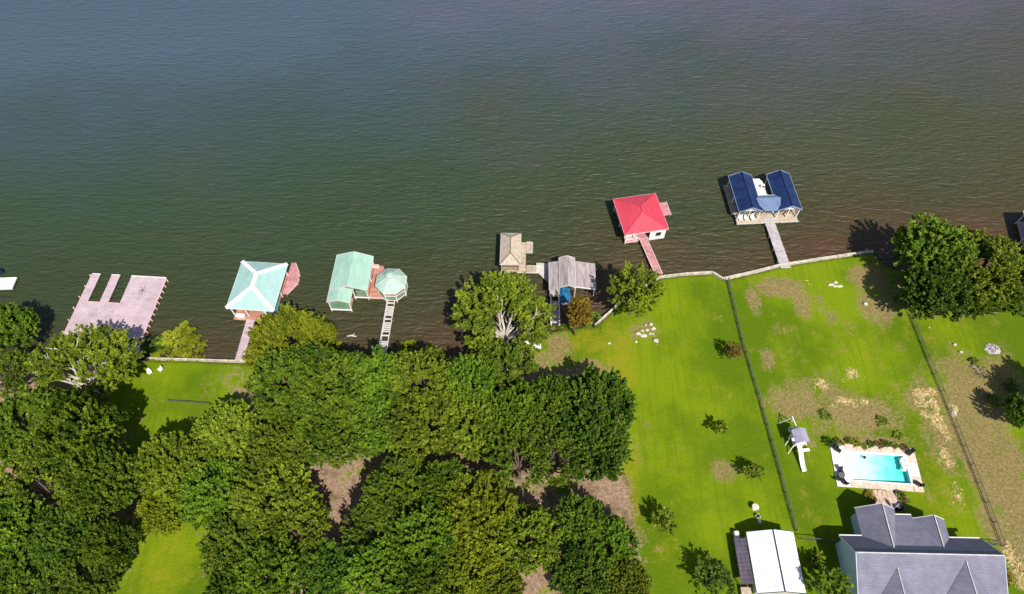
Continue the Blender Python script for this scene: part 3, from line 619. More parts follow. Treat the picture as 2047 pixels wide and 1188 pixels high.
piles(r3, [(pts[0][0] + .2, -.2), (pts[1][0] - .2, -.2), (pts[2][0] - .2, pts[2][1] + .8), (pts[0][0] + .3, pts[3][1] + .3)], .6, .12)
c, a, w_, d_ = frame([(1098, 521), (1190, 525), (1190, 573), (1098, 579)], 3.2)
r = thing('boathouse', 'weathered grey boathouse with raised middle gable beside the blue tarp', 'boathouse', (*c, 0), a)
x0, x1 = -w_ / 2, w_ / 2; xm0, xm1 = x0 + .215 * w_, x0 + .56 * w_; y0, y1 = -d_ / 2, d_ / 2
obj('roof_slope', MB().slab([(x0, y0 - .4, 3.0), (xm0 + .1, y0 - .4, 3.5), (xm0 + .1, y1 - .1, 3.5), (x0, y1 - .1, 3.0)], .08), m_weath, r)
obj('roof_slope', MB().slab([(xm1 - .1, y0 + .1, 3.55), (x1, y0 + .1, 2.8), (x1, y1 - .1, 2.8), (xm1 - .1, y1 - .1, 3.55)], .08), m_weath, r)
for q_ in (((x0, y0 - .4, 3.0), (x0, y1 - .1, 3.0), (xm0 + .1, y1 - .1, 3.5), (xm0 + .1, y0 - .4, 3.5)), ((x1, y0 + .1, 2.8), (x1, y1 - .1, 2.8), (xm1, y1 - .1, 3.55), (xm1, y0 + .1, 3.55))):
    obj('roof_seams', seams(MB(), *q_, step=.6), m_weath, r, True)
gable_roof(r, xm0, xm1, y0 - .2, y1 + .35, 3.75, 4.5, m_weath, m_weathtrim, seam=.6, wallm=m_white)
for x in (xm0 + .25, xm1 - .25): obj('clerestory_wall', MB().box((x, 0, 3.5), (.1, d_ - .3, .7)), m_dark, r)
obj('fascia', MB().beam((x1, y0 + .05, 2.72), (xm1, y0 + .05, 3.45), .09, .22), m_white, r)
obj('fascia', MB().beam((x1 + .04, y0 + .1, 2.72), (x1 + .04, y1 - .1, 2.72), .08, .2), m_weathtrim, r)
obj('fascia', MB().beam((x0 - .04, y0 - .4, 2.92), (x0 - .04, y1 - .1, 2.92), .08, .2), m_weathtrim, r)
posts(r, [(x0 + .2, y0), (x0 + .2, y1 - .4), (xm0, y0), (xm1, y0 + .2), (x1 - .2, y0 + .3), (x1 - .2, y1 - .4), (xm0, y1 - .3), (xm1, y1 - .3)], -1.6, 2.8, .18, m_weathtrim)
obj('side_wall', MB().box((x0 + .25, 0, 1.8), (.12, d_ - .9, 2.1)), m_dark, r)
obj('deck_boards', boards(x0 + .1, xm0 + .3, y0 - .3, y1 - .3, .7, 'x'), m_greyboard, r, True)
b = P(1128, 588, .5); boat('motor_boat', 'boat under a bright blue cover by the weathered boathouse', (b[0], b[1] + .2, .1), 1.6, 4.6, 2.1, m_white, m_white, cover=m_bluetarp)
walkway((1109, 578), (1110, 650), 1.5, .68, .92, m_pierboard, 'narrow whitish walkway running under the rusty cypress', rail=m_white, missing=.16, bw=.36, gap=.1)

# ------------------------------------------------------------------ 5. red hip boathouse
c, a, w_, d_ = frame([(1224, 397), (1309, 388), (1339, 458), (1250, 469)], 3.3)
r = thing('boathouse', 'white boathouse with a bright red metal hip roof', 'boathouse', (*c, 0), a)
hip_roof(r, w_, d_, 3.3, 4.7, d_ * .16, m_red, m_redtrim, cap=.16, capm=m_red)
x0, x1, y0, y1 = -w_ / 2 + .5, w_ / 2 - .5, -d_ / 2 + .35, d_ / 2 - .5
obj('wall', MB().box(((x1 + .8) / 2 + .1, y0 - .12, 1.72), (x1 - .7, .16, 3.0)), m_white, r); obj('wall', MB().box((x1, 0, 1.9), (.16, y1 - y0 - .2, 2.7)), m_white, r)
wn = obj('window', MB().box((x1 - 1.3, y0 - .22, 1.95), (1.15, .06, 1.2)), m_white, r); obj('pane', MB().box((x1 - 1.3, y0 - .26, 1.95), (1.0, .04, 1.05)), m_glass, wn)
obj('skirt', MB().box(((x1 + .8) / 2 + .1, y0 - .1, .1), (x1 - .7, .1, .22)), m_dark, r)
posts(r, [(x0, y0), (x0, 0), (x0, y1), (0, y1), (x1, y1), (x1, y0), (x0 + 1.9, y0)], -1.6, 3.2, .18)
obj('half_wall', MB().box((x0 + 1.2, y0 + .9, 1.9), (2.3, .12, 2.4)), m_white, r)
for z in (1.15, 1.5): obj('rail', MB().box((x0 + 1.2, y0 - .05, z), (2.5, .08, .09)), m_white, r)
obj('deck_boards', boards(x0, x1 - .2, y0 - .2, y0 + 1.6, .7, 'x', mb=boards(x0, x0 + 1.2, y0 + 1.63, y1, .7, 'y')), m_pinkred, r, True)
obj('edge_board', MB().box((x0 + 1.2, y0 - .28, .62), (2.6, .1, .24)), m_redtrim, r)
q = [loc2(c, a, P(x, y, .7)) for x, y in ((1318, 403), (1329, 404), (1338, 430), (1328, 434))]
r2 = thing('side_deck', 'narrow pink deck along the right wall of the red boathouse', 'deck', (*c, 0), a)
obj('deck_boards', boards(x1 + .1, q[1][0] + .2, q[2][1], q[1][1], .7, 'x'), m_pinkred, r2, True)
obj('edge_board', MB().box((q[1][0] + .26, (q[1][1] + q[2][1]) / 2, .68), (.12, q[1][1] - q[2][1], .24)), m_redtrim, r2)
piles(r2, [(q[1][0] + .1, q[1][1] - .2), (q[1][0] + .1, q[2][1] + .2)], .62, .12)
walkway((1284, 474), (1317, 549), 1.35, .68, .95, m_pinkred, 'reddish walkway leading from the red boathouse to the seawall', rail=m_redtrim)

# ------------------------------------------------------------------ 6. navy twin-gable boathouse
cw = frame([(1457, 351), (1578, 348), (1604, 417), (1478, 425)], 3.4)
c, a, w_, d_ = cw
r = thing('boathouse', 'boathouse with two navy blue gable roofs round an open slip', 'boathouse', (*c, 0), a)
x0, x1, y0, y1 = -w_ / 2, w_ / 2, -d_ / 2, d_ / 2; gw = w_ * .375
gable_roof(r, x0, x0 + gw, y0, y1, 3.3, 4.5, m_navy, m_bluetrim, ridgem=m_navytrim, seam=.55, wallm=m_white)
gable_roof(r, x1 - gw, x1, y0, y1, 3.3, 4.5, m_navy, m_bluetrim, ridgem=m_navytrim, seam=.55, wallm=m_white)
xa, xb = x0 + gw, x1 - gw
A4 = [(xa - .9, y0 + 2.7, 3.9), (xb + .9, y0 + 2.7, 3.9), (xb + .55, y0 + .5, 3.62), (xb - .2, y0 - .1, 3.3), (xa + .2, y0 - .1, 3.3), (xa - .55, y0 + .9, 3.62)]
obj('link_roof', MB().slab([(xa - .9, y0 + 2.7, 4.05), (xa - .55, y0 + 1.1, 3.75), (xa + .35, y0 - .15, 3.45), (xb - .35, y0 - .15, 3.45), (xb + .55, y0 + 1.1, 3.75), (xb + .9, y0 + 2.7, 4.05)], .09), m_slate, r)
obj('link_roof_back', MB().slab([(xa - .8, y0 + 2.73, 4.05), (xb + .8, y0 + 2.73, 4.05), (xb + .2, y0 + 3.7, 3.6), (xa - .2, y0 + 3.7, 3.6)], .08), m_slate, r)
obj('link_fascia', MB().beam((xa - .2, y0 + 3.74, 3.5), (xb + .2, y0 + 3.74, 3.5), .08, .2), m_weathtrim, r)
PX = [x0 + .3, x0 + gw / 2, xa - .3, xb + .3, x1 - gw / 2, x1 - .3]
posts(r, [(x, y) for x in PX for y in (y0 + .3, y1 - .4)] + [(x, 0) for x in (PX[0], PX[2], PX[3], PX[5])], -1.6, 3.25, .2)
for x in PX[:-1]:
    for s in (-1, 1): obj('brace', MB().beam((x + (.1 if s > 0 else 1.5), y0 + .2, 2.0 if s > 0 else 3.1), (x + (1.5 if s < 0 else .1) + (0 if s < 0 else 1.2), y0 + .2, 2.0 if s < 0 else 3.1), .1, .14), m_tan, r)
D = boards(x0 + .1, x1 - .1, y0 - .8, y0 + 1.6, .7, 'x'); boards(x0 - .5, x0 + .9, y0 + 1.63, y1, .7, 'y', mb=D); boards(xa - .3, xa + .55, y0 + 1.63, y1, .7, 'y', mb=D); boards(xb - .5, xb + .4, y0 + 1.63, y1, .7, 'y', mb=D); boards(x1 - 1.0, x1, y0 + 1.63, y1, .7, 'y', mb=D)
obj('deck_boards', D, m_tan, r, True); obj('joists', joists(x0, x1, y0 - .8, y0 + 1.6, .62), m_pile, r, True)
obj('edge_board', MB().box((0, y0 - .87, .68), (w_, .12, .26)), m_weathtrim, r)
for k, x in enumerate((x0 + .9, x0 + 2.0, x0 + 3.3)):
    cc = np.array(c) + [x * math.cos(a) - (y0 + .1) * math.sin(a), x * math.sin(a) + (y0 + .1) * math.cos(a)]
    o = thing('deck_chair', ['white chair at the left end of the navy boathouse porch', 'middle white chair on the navy boathouse porch', 'white chair nearest the pier on the navy boathouse porch'][k], 'chair', (*cc, .71), a + rnd.uniform(-.3, .3), 'white chairs on the navy boathouse porch')
    obj('seat', MB().box((0, 0, .42), (.75, .7, .1)), m_white, o); obj('backrest', MB().beam((0, .33, .45), (0, .5, 1.1), .75, .08), m_white, o)
    for s in (-.3, .3):
        for t in (-.28, .28): obj('leg', MB().box((s, t, .19), (.08, .08, .38)), m_white, o)
for s in range(5): obj('piling', MB().cyl((x0 + w_ * (s + .1) / 4.2, y0 - .72), .12, -1.8, .65, 7), m_pile, r)
bc = np.array(c) + [(xa + 1.35) * math.cos(a) - (d_ * .2) * math.sin(a), (xa + 1.35) * math.sin(a) + (d_ * .2) * math.cos(a)]
o = thing('pontoon_boat', 'white pontoon boat raised on its lift in the slip between navy roofs', 'boat', (*bc, 1.3), a)
for s in (-.8, .8): obj('pontoon', MB().tube([(s, -2.9, .25), (s, 2.5, .25), (s, 3.2, .45)], [.3, .3, .06], 8), m_weathtrim, o)
obj('deck', MB().add([(-1.15, -2.9, .6), (1.15, -2.9, .6), (1.15, 2.2, .6), (.55, 3.0, .6), (-1.15, 3.0, .6), (-1.15, -2.9, .7), (1.15, -2.9, .7), (1.15, 2.2, .7), (.55, 3.0, .7), (-1.15, 3.0, .7)], [(4, 3, 2, 1, 0), (5, 6, 7, 8, 9), (0, 1, 6, 5), (1, 2, 7, 6), (2, 3, 8, 7), (3, 4, 9, 8), (4, 0, 5, 9)]), m_white, o)
for x, y, sx, sy in ((-.8, -1.9, .6, 1.6), (.8, -2.2, .6, 1.0), (-.8, 1.6, .6, 1.7)): obj('seat', MB().box((x, y, .95), (sx, sy, .5)), m_coping, o)
lf = thing('boat_lift', 'steel cradle lift holding up the white pontoon boat', 'boat lift', (*bc, 0), a)
for y in (-1.8, 1.8): obj('cradle_beam', MB().box((0, y, 1.2), (2.5, .14, .14)), m_post, lf)
for x in (-1.25, 1.25):
    for y in (-1.8, 1.8): obj('lift_post', MB().cyl((x, y), .08, -1.8, 1.9, 6), m_post, lf)
obj('helm', MB().box((.65, .6, 1.1), (.7, .5, .8)), m_white, o); obj('wheel', MB().cyl((.65, .2), .2, 1.35, 1.42, 8), m_black, o)
obj('rail', MB().beam((-1.12, -2.8, 1.15), (-1.12, 2.9, 1.15), .05, .06), m_weathtrim, o)
obj('outboard_motor', MB().box((0, -3.2, .8), (.4, .45, .7)).box((0, -3.25, .2), (.15, .2, .8)), m_black, o)
walkway((1536, 436), (1571, 536), 1.95, .72, 1.0, m_pierboard, 'straight pale grey pier from the navy boathouse to the lawn', name='pier', cat='pier')

# ------------------------------------------------------------------ 7. things cut by the picture's edges
c, a, w_, d_ = frame([(-42, 556), (31, 557), (24, 578), (-52, 579)], .7)
r = thing('swim_platform', 'small white platform cut off by the left picture edge', 'dock', (*c, 0), a)
obj('deck_boards', boards(-w_ / 2, w_ / 2, -d_ / 2, d_ / 2, .7, 'x', .2), m_white, r, True)
for y in (-d_ / 2, d_ / 2): obj('edge_board', MB().box((0, y, .62), (w_ + .2, .1, .3)), m_white, r)
for x in (-w_ / 2, w_ / 2): obj('edge_board', MB().box((x, 0, .63), (.1, d_ - .12, .28)), m_white, r)
piles(r, [(w_ / 2 - .3, -d_ / 2 + .3), (w_ / 2 - .3, d_ / 2 - .3), (-w_ / 2 + .3, 0)], .56, .13)
b = P(-18, 545, .5); boat('motor_boat', 'added dark blue boat filling the dark area behind the white platform at the left edge', (b[0], b[1], .15), .05, 4.6, 1.9, m_navy, m_white, cover=m_navytrim)  # boat added only to fill the dark blue area by the platform
c, a, w_, d_ = frame([(2073, 436), (2195, 436), (2198, 585), (2070, 592)], 3.4)
r = thing('boathouse', 'pale boathouse roof cut off by the right picture edge', 'boathouse', (*c, 0), a)
gable_roof(r, -w_ / 2, w_ / 2, -d_ / 2, d_ / 2, 3.4, 5.2, m_weath, m_weathtrim, seam=.6, wallm=m_white)
posts(r, perim(-w_ / 2 + .4, w_ / 2 - .4, -d_ / 2 + .4, d_ / 2 - .4, 4.5), -1.6, 3.3, .2)
obj('deck_boards', boards(-w_ / 2 + .2, -w_ / 2 + 1.8, -d_ / 2 + .3, d_ / 2 - .3, .7, 'y'), m_redtrim, r, True)
obj('wall', MB().box((w_ / 2 - .5, 0, 2), (.15, d_ - 1, 2.6)), m_white, r)
b = P(704, 672, .1); o = obj('driftwood', MB().tube([(-.9, 0, .05), (-.2, .1, .14), (.8, -.1, .1)], [.1, .16, .08], 6).tube([(0, .1, .12), (.4, .5, .25)], [.08, .03], 5), m_rock); o.location = (b[0], b[1], 0)
tag(o, 'pale driftwood floating near the woods left of the gazebo walkway', 'driftwood')
p0 = P(527, 738); o = thing('landing_pad', 'little pale square slab at the right end of the left seawall', 'slab', (p0[0], p0[1], G))
obj('slab', MB().box((0, 0, .05), (2.1, 1.3, .3)), m_redtrim, o); obj('step', MB().box((-.2, .85, -.15), (1.3, .4, .3)), m_redtrim, o)

# ------------------------------------------------------------------ 8. white-roofed shed
SX0, SX1, SY0, SY1 = 34.5, 41.4, 17.2, 25.6
ctr = ((SX0 + SX1) / 2, (SY0 + SY1) / 2); r = thing('shed', 'metal shed with a glaring white gable roof and dark lean-to', 'shed', (*ctr, G))
hw, hd = (SX1 - SX0) / 2, (SY1 - SY0) / 2
gable_roof(r, -hw, hw, -hd, hd, 2.5, 4.0, m_whitemetal, None, ridgem=m_navytrim, seam=.75, wallm=m_siding, cap=.16)
for x in (-hw + .3, hw - .3): obj('wall', MB().box((x, 0, 1.2), (.12, 2 * hd - .6, 2.5)), m_weathtrim, r)
for y in (-hd + .3, hd - .3): obj('wall', MB().box((0, y, 1.2), (2 * hw - .7, .12, 2.5)), m_weathtrim, r)
for y in (-hd, hd): 
    for xe in (-hw, hw): obj('barge_board', MB().beam((xe, y + math.copysign(.04, y), 2.45), (0, y + math.copysign(.04, y), 3.95), .07, .14), m_navytrim, r)
d = obj('door', MB().box((0, hd - .2, 1.2), (2.4, .06, 2.3)), m_weath, r); obj('handle', MB().box((.9, hd - .14, 1.2), (.08, .06, .25)), m_black, d)
LQ = [(-hw - 1.75, -hd + 1.3, 1.75), (-hw - .1, -hd + 1.3, 2.15), (-hw - .1, hd - .75, 2.15), (-hw - 1.75, hd - .75, 1.75)]
obj('lean_to_roof', MB().slab(LQ, .06), m_leanto, r); obj('lean_to_seams', seams(MB(), LQ[0], LQ[3], LQ[2], LQ[1], .55, .06, .07), m_leanto, r, True)
for y in (-hd + 1.5, 0, hd - 1): obj('lean_to_post', MB().box((-hw - 1.6, y, .85), (.12, .12, 1.7)), m_pile, r)
def at(x, y): return (ctr[0] + x, ctr[1] + y)
o = thing('propane_tank', 'white tank at the far corner of the shed lean-to', 'tank', (*at(-hw - .95, hd - .15), G))
obj('tank', MB().tube([(0, -.75, .75), (0, -.65, .75), (0, .65, .75), (0, .75, .75)], [.2, .42, .42, .2], 10), m_white, o); obj('stand', MB().box((0, -.4, .18), (.7, .15, .36)).box((0, .4, .18), (.7, .15, .36)), m_concrete, o)
o = thing('crate', 'tan wooden crate at the near end of the shed lean-to', 'crate', (*at(-hw - .95, -hd + .4), G)); obj('body', MB().box((0, 0, .4), (1.35, 1.3, .8)), m_tan, o); obj('lid', MB().box((0, 0, .83), (1.42, 1.38, .06)), m_tan, o)
b = P(1507, 1017); o = thing('bird_bath', 'pale yellow bird bath standing alone on the lawn past the shed', 'bird bath', b)
obj('pedestal', MB().tube([(0, 0, 0), (0, 0, .1), (0, 0, .75)], [.3, .14, .12], 8), m_rock, o); obj('bowl', MB().tube([(0, 0, .7), (0, 0, .95)], [.2, .55], 10), m_rock, o)
b = P(1513, 1034); o = thing('planter', 'white square planter pot just past the shed gable', 'planter', b)
obj('pot', MB().tube([(0, 0, 0), (0, 0, .6)], [.28, .42], 4), m_white, o); obj('soil', MB().cyl((0, 0), .3, .58, .62, 8), m_dark, o)
b = P(1517, 1044); o = thing('bucket', 'small white bucket in the shade of the shed', 'bucket', b); obj('body', MB().tube([(0, 0, 0), (0, 0, .5)], [.2, .27], 8), m_white, o); obj('handle', MB().beam((-.26, 0, .55), (.26, 0, .55), .03, .03), m_black, o)

# ------------------------------------------------------------------ 9. house
r = thing('house', 'large grey shingled house with two lakeside gables and dormers', 'house', (57.8, 20, G), math.radians(-1.2))
hx, hy = 57.8, 20.0
def HL(x, y, z): return (x - hx, y - hy, z - G)
X0, X1, YE, YR, ZE, ZR = 47.7, 68.1, 24.75, 21.5, 4.0, 8.0; YN, ZN = 11.5, 3.5
def slope(name, poly, t=.14, m=None): return obj(name, MB().slab([HL(*p) for p in poly], t), m or m_shingle, r)
slope('far_slope', [(X0, YR, ZR), (X1, YR, ZR), (X1, YE, ZE), (X0, YE, ZE)]); slope('near_slope', [(X0, YN, ZN), (X1, YN, ZN), (X1, YR, ZR), (X0, YR, ZR)])
obj('ridge_cap', MB().beam(HL(X0, YR, ZR + .05), HL(X1, YR, ZR + .05), .16, .06), m_weathtrim, r)
zs = lambda y: ZR - (YR - y) * (ZR - ZN) / (YR - YN)                 # near slope height
zf = lambda y: ZR - (y - YR) * (ZR - ZE) / (YE - YR)                 # far slope height
yf = lambda z: YR + (ZR - z) * (YE - YR) / (ZR - ZE)
def wing(xa, xb, yfar, ze, zr, nm):
    xm = (xa + xb) / 2; yb = yf(zr) - .15; ye = yf(ze) - .3
    slope(nm, [(xa, yfar, ze), (xa, ye, ze), (xm, yb, zr), (xm, yfar, zr)][::1]); slope(nm, [(xb, ye, ze), (xb, yfar, ze), (xm, yfar, zr), (xm, yb, zr)])
    obj('ridge_cap', MB().beam(HL(xm, yb, zr + .05), HL(xm, yfar, zr + .05), .12, .06), m_weathtrim, r)
    for xe in (xa, xb): obj('barge_board', MB().beam(HL(xe, yfar + .05, ze - .1), HL(xm, yfar + .05, zr - .1), .08, .24), m_white, r)
    g = .45; obj('gable_wall', MB().add([HL(xa + g, yfar - g, G), HL(xb - g, yfar - g, G), HL(xb - g, yfar - g, ze), HL(xm, yfar - g, zr - .3), HL(xa + g, yfar - g, ze), HL(xa + g, yfar - g - .15, G), HL(xb - g, yfar - g - .15, G), HL(xb - g, yfar - g - .15, ze), HL(xm, yfar - g - .15, zr - .3), HL(xa + g, yfar - g - .15, ze)], [(4, 3, 2, 1, 0), (5, 6, 7, 8, 9), (0, 1, 6, 5), (1, 2, 7, 6), (2, 3, 8, 7), (3, 4, 9, 8), (4, 0, 5, 9)]), m_siding, r)
    for xe, s in ((xa + g, 1), (xb - g, -1)): obj('side_wall', MB().box(HL(xe + s * .08, (yfar + YE) / 2 - .5, (G + ze) / 2), (.15, yfar - YE + .1, ze - G)), m_siding, r)
    for dx in (-1.1, 1.1):
        wv = obj('window', MB().box(HL(xm + dx, yfar - g + .05, 2.4), (1.3, .08, 1.7)), m_white, r); obj('pane', MB().box(HL(xm + dx, yfar - g + .11, 2.4), (1.1, .04, 1.5)), m_glass, wv)
wing(50.95, 56.75, 28.8, 4.0, 6.6, 'wing_slope'); wing(58.6, 63.7, 27.35, 4.0, 6.2, 'wing_slope')
yt_ = yf(6.15) - .1; zp_ = lambda y: 6.18 + (4.1 - 6.18) * (y - yt_) / (27.9 - yt_)
slope('porch_roof', [(x, y, zp_(y)) for x, y in ((53.85, yt_), (61.15, yt_), (61.15, 26.6), (59.1, 27.2), (59.1, 27.9), (53.85, 27.9))], .12)
obj('gutter', MB().beam(HL(56.7, 28.0, 4.0), HL(59.0, 28.0, 4.0), .14, .16), m_white, r)
obj('gutter', MB().beam(HL(X0, YE + .08, ZE - .06), HL(51, YE + .08, ZE - .06), .14, .16), m_white, r); obj('gutter', MB().beam(HL(63.6, YE + .08, ZE - .06), HL(X1, YE + .08, ZE - .06), .14, .16), m_white, r)
for x in (56.9, 58.4): obj('porch_post', MB().box(HL(x, 27.6, 2.4), (.2, .2, 3.0)), m_white, r)
g = .5
for xe, s in ((X0 + g, 1), (X1 - g, -1)):
    pl = [(xe, YE - g, G), (xe, YE - g, zf(YE - g) - .2), (xe, YR, ZR - .2), (xe, YN + g, zs(YN + g) - .2), (xe, YN + g, G)]; q_ = [HL(*p) for p in pl] + [HL(p[0] + s * .15, p[1], p[2]) for p in pl]
    obj('end_wall', MB().add(q_, [(0, 1, 2, 3, 4), (9, 8, 7, 6, 5), (0, 5, 6, 1), (1, 6, 7, 2), (2, 7, 8, 3), (3, 8, 9, 4), (4, 9, 5, 0)]), m_siding, r)
    for (ya, za, yb2, zb) in ((YE, ZE, YR, ZR), (YN, ZN, YR, ZR)): obj('barge_board', MB().beam(HL(xe - s * (g + .05), ya, za - .12), HL(xe - s * (g + .05), yb2, zb - .12), .08, .26), m_siding, r)
for ya, xa, xb in ((YE - g, X0 + g + .16, X1 - g - .16), (YN + g, X0 + g + .16, X1 - g - .16)): obj('long_wall', MB().box(HL((xa + xb) / 2, ya, (G + 3.6) / 2), (xb - xa, .15, 3.6 - G)), m_siding, r)
def dormer(xm, yp, hwid):
    zr = zs(yp); yfr = yp - 5.0; slopez = .62; ze = zr - hwid * slopez
    yl = YR - (ZR - ze) * (YR - YN) / (ZR - ZN)       # where eave height meets the near slope
    for s in (-1, 1): slope('dormer_slope', [(xm, yp, zr + .06), (xm, yfr, zr + .06), (xm + s * hwid, yfr, ze + .06), (xm + s * hwid, yl, ze + .06)][::s], .1)
    obj('ridge_cap', MB().beam(HL(xm, yp, zr + .1), HL(xm, yfr, zr + .1), .1, .06), m_weathtrim, r)
    obj('dormer_wall', MB().add([HL(xm - hwid + .2, yfr + .3, ze), HL(xm + hwid - .2, yfr + .3, ze), HL(xm, yfr + .3, zr - .15), HL(xm - hwid + .2, yfr + .42, ze), HL(xm + hwid - .2, yfr + .42, ze), HL(xm, yfr + .42, zr - .15)], [(0, 1, 2), (5, 4, 3), (0, 3, 4, 1), (1, 4, 5, 2), (2, 5, 3, 0)]), m_siding, r)
dormer(53.25, 19.75, 3.3); dormer(62.75, 20.75, 3.6)
# porch things between house and pool
b = P(1795, 1018); o = thing('grill', 'dark barbecue grill on the patio between the house gables', 'grill', b); obj('cart', MB().box((0, 0, .4), (.9, .55, .8)), m_black, o); obj('lid', MB().tube([(-.45, 0, .85), (.45, 0, .85)], [.3, .3], 8), m_black, o); obj('shelf', MB().box((.75, 0, .75), (.5, .5, .05)), m_post, o)
b = P(1783, 1016); o = thing('patio_umbrella', 'folded dark purple umbrella beside the grill', 'umbrella', b); obj('pole', MB().cyl((0, 0), .04, 0, 2.3, 6), m_post, o); obj('canopy', MB().tube([(0, 0, .9), (0, 0, 1.6), (0, 0, 2.35)], [.2, .28, .03], 8), m_canopy, o); obj('base', MB().cyl((0, 0), .3, 0, .1, 8), m_concrete, o)

# ------------------------------------------------------------------ 10. pool
c, a, w_, d_ = frame([(1660, 889), (1826, 894), (1847, 983), (1672, 974)], 1.0)
r = thing('swimming_pool', 'turquoise swimming pool set in a pale concrete deck', 'pool', (*c, 0), a)
Q = [loc2(c, a, P(x, y, 1.0)) for x, y in POOL_PX]; qx0 = (Q[0][0] + Q[3][0]) / 2; qx1 = (Q[1][0] + Q[2][0]) / 2; qy1 = (Q[0][1] + Q[1][1]) / 2; qy0 = (Q[2][1] + Q[3][1]) / 2
bx0, bx1, by0, by1 = -w_ / 2, w_ / 2, -d_ / 2, d_ / 2; zt = 1.06
def tiles(x0, x1, y0, y1, nx, ny, m, nm='deck_panel'):
    for i in range(nx):
        for j in range(ny):
            sx, sy = (x1 - x0) / nx, (y1 - y0) / ny
            obj(nm, MB().box((x0 + (i + .5) * sx, y0 + (j + .5) * sy, zt - .16 + rnd.uniform(-.008, .008)), (sx - .04, sy - .04, .32)), m(i, j), r)
tiles(bx0, qx0 - .3, by0, by1, 1, 4, lambda i, j: m_poolpatch); tiles(qx1 + .3, bx1, by0, by1, 1, 3, lambda i, j: m_poolpatch if j == 1 else m_pooldeck)
tiles(qx0 - .27, qx1 + .27, qy1 + .3, by1, 5, 1, lambda i, j: m_pooldeck); tiles(qx0 - .27, qx1 + .27, by0, qy0 - .3, 5, 1, lambda i, j: m_pooldeck)
for (x, y, sx, sy) in (((qx0 + qx1) / 2, qy1 + .14, qx1 - qx0 + .56, .28), ((qx0 + qx1) / 2, qy0 - .14, qx1 - qx0 + .56, .28), (qx0 - .14, (qy0 + qy1) / 2, .28, qy1 - qy0), (qx1 + .14, (qy0 + qy1) / 2, .28, qy1 - qy0)):
    obj('coping', MB().box((x, y, zt - .1), (sx, sy, .28)), m_coping, r)
def pool_floor_mat():
    m = bpy.data.materials.new('pool_plaster'); m.use_nodes = True; t = m.node_tree; N = t.nodes; L = t.links; b = N['Principled BSDF']; b.inputs['Roughness'].default_value = .6
    tc = N.new('ShaderNodeTexCoord'); s = N.new('ShaderNodeSeparateXYZ'); L.new(tc.outputs['Object'], s.inputs[0])
    nz = N.new('ShaderNodeTexNoise'); nz.inputs['Scale'].default_value = .8; nz.inputs['Detail'].default_value = 5; L.new(tc.outputs['Object'], nz.inputs[0])
    ad = N.new('ShaderNodeMath'); ad.operation = 'MULTIPLY_ADD'; ad.inputs[1].default_value = 7; L.new(nz.outputs[0], ad.inputs[0]); L.new(s.outputs[0], ad.inputs[2])
    mr = N.new('ShaderNodeMapRange'); mr.inputs[1].default_value = qx0 + 3.0; mr.inputs[2].default_value = qx1 + 4.5; L.new(ad.outputs[0], mr.inputs[0])
    cr = N.new('ShaderNodeValToRGB'); L.new(mr.outputs[0], cr.inputs[0]); e = cr.color_ramp.elements
    e[0].color = (.74, .89, .88, 1); e[1].color = (.05, .50, .52, 1); k = e.new(.40); k.color = (.50, .86, .85, 1); k = e.new(.68); k.color = (.18, .74, .72, 1)
    L.new(cr.outputs[0], b.inputs['Base Color']); return m
dl, dr = .55, .06
fl = MB().add([(qx0 - .02, qy0 - .02, dl), (qx0 + 3.5, qy0 - .02, .4), (qx1 + .02, qy0 - .02, dr), (qx1 + .02, qy1 + .02, dr), (qx0 + 3.5, qy1 + .02, .4), (qx0 - .02, qy1 + .02, dl)], [(0, 1, 4, 5), (1, 2, 3, 4)])
fl.box(((qx0 + qx1) / 2, qy0 - .13, -.3), (qx1 - qx0 + .5, .2, 2.3)).box(((qx0 + qx1) / 2, qy1 + .13, -.3), (qx1 - qx0 + .5, .2, 2.3)).box((qx0 - .13, (qy0 + qy1) / 2, -.3), (.2, qy1 - qy0, 2.3)).box((qx1 + .13, (qy0 + qy1) / 2, -.3), (.2, qy1 - qy0, 2.3))
obj('basin', fl, pool_floor_mat(), r)
mw = bpy.data.materials.new('pool_water'); mw.use_nodes = True; N = mw.node_tree.nodes; L = mw.node_tree.links
tr = N.new('ShaderNodeBsdfTransparent'); tr.inputs[0].default_value = (.90, .98, .97, 1); gl = N.new('ShaderNodeBsdfGlossy'); gl.inputs['Roughness'].default_value = .05
fr = N.new('ShaderNodeFresnel'); fr.inputs[0].default_value = 1.33; nz = N.new('ShaderNodeTexNoise'); nz.inputs['Scale'].default_value = 2.5; bp = N.new('ShaderNodeBump'); bp.inputs['Strength'].default_value = .15
tcx = N.new('ShaderNodeTexCoord'); L.new(tcx.outputs['Object'], nz.inputs[0]); L.new(nz.outputs[0], bp.inputs['Height']); L.new(bp.outputs[0], gl.inputs['Normal'])
mxs = N.new('ShaderNodeMixShader'); L.new(fr.outputs[0], mxs.inputs[0]); L.new(tr.outputs[0], mxs.inputs[1]); L.new(gl.outputs[0], mxs.inputs[2]); L.new(mxs.outputs[0], N['Material Output'].inputs[0])
obj('pool_water', MB().add([(qx0, qy0, .9), (qx1, qy0, .9), (qx1, qy1, .9), (qx0, qy1, .9)], [(0, 1, 2, 3)]), mw, r)
rk = MB()
for k in range(9): rk.blob((qx1 - .25 - .35 * abs(math.sin(k)), qy1 - .4 - k * .24, zt), (.4, .3, .22), k, 7, 4)
obj('rock_ledge', rk, m_coping, r)
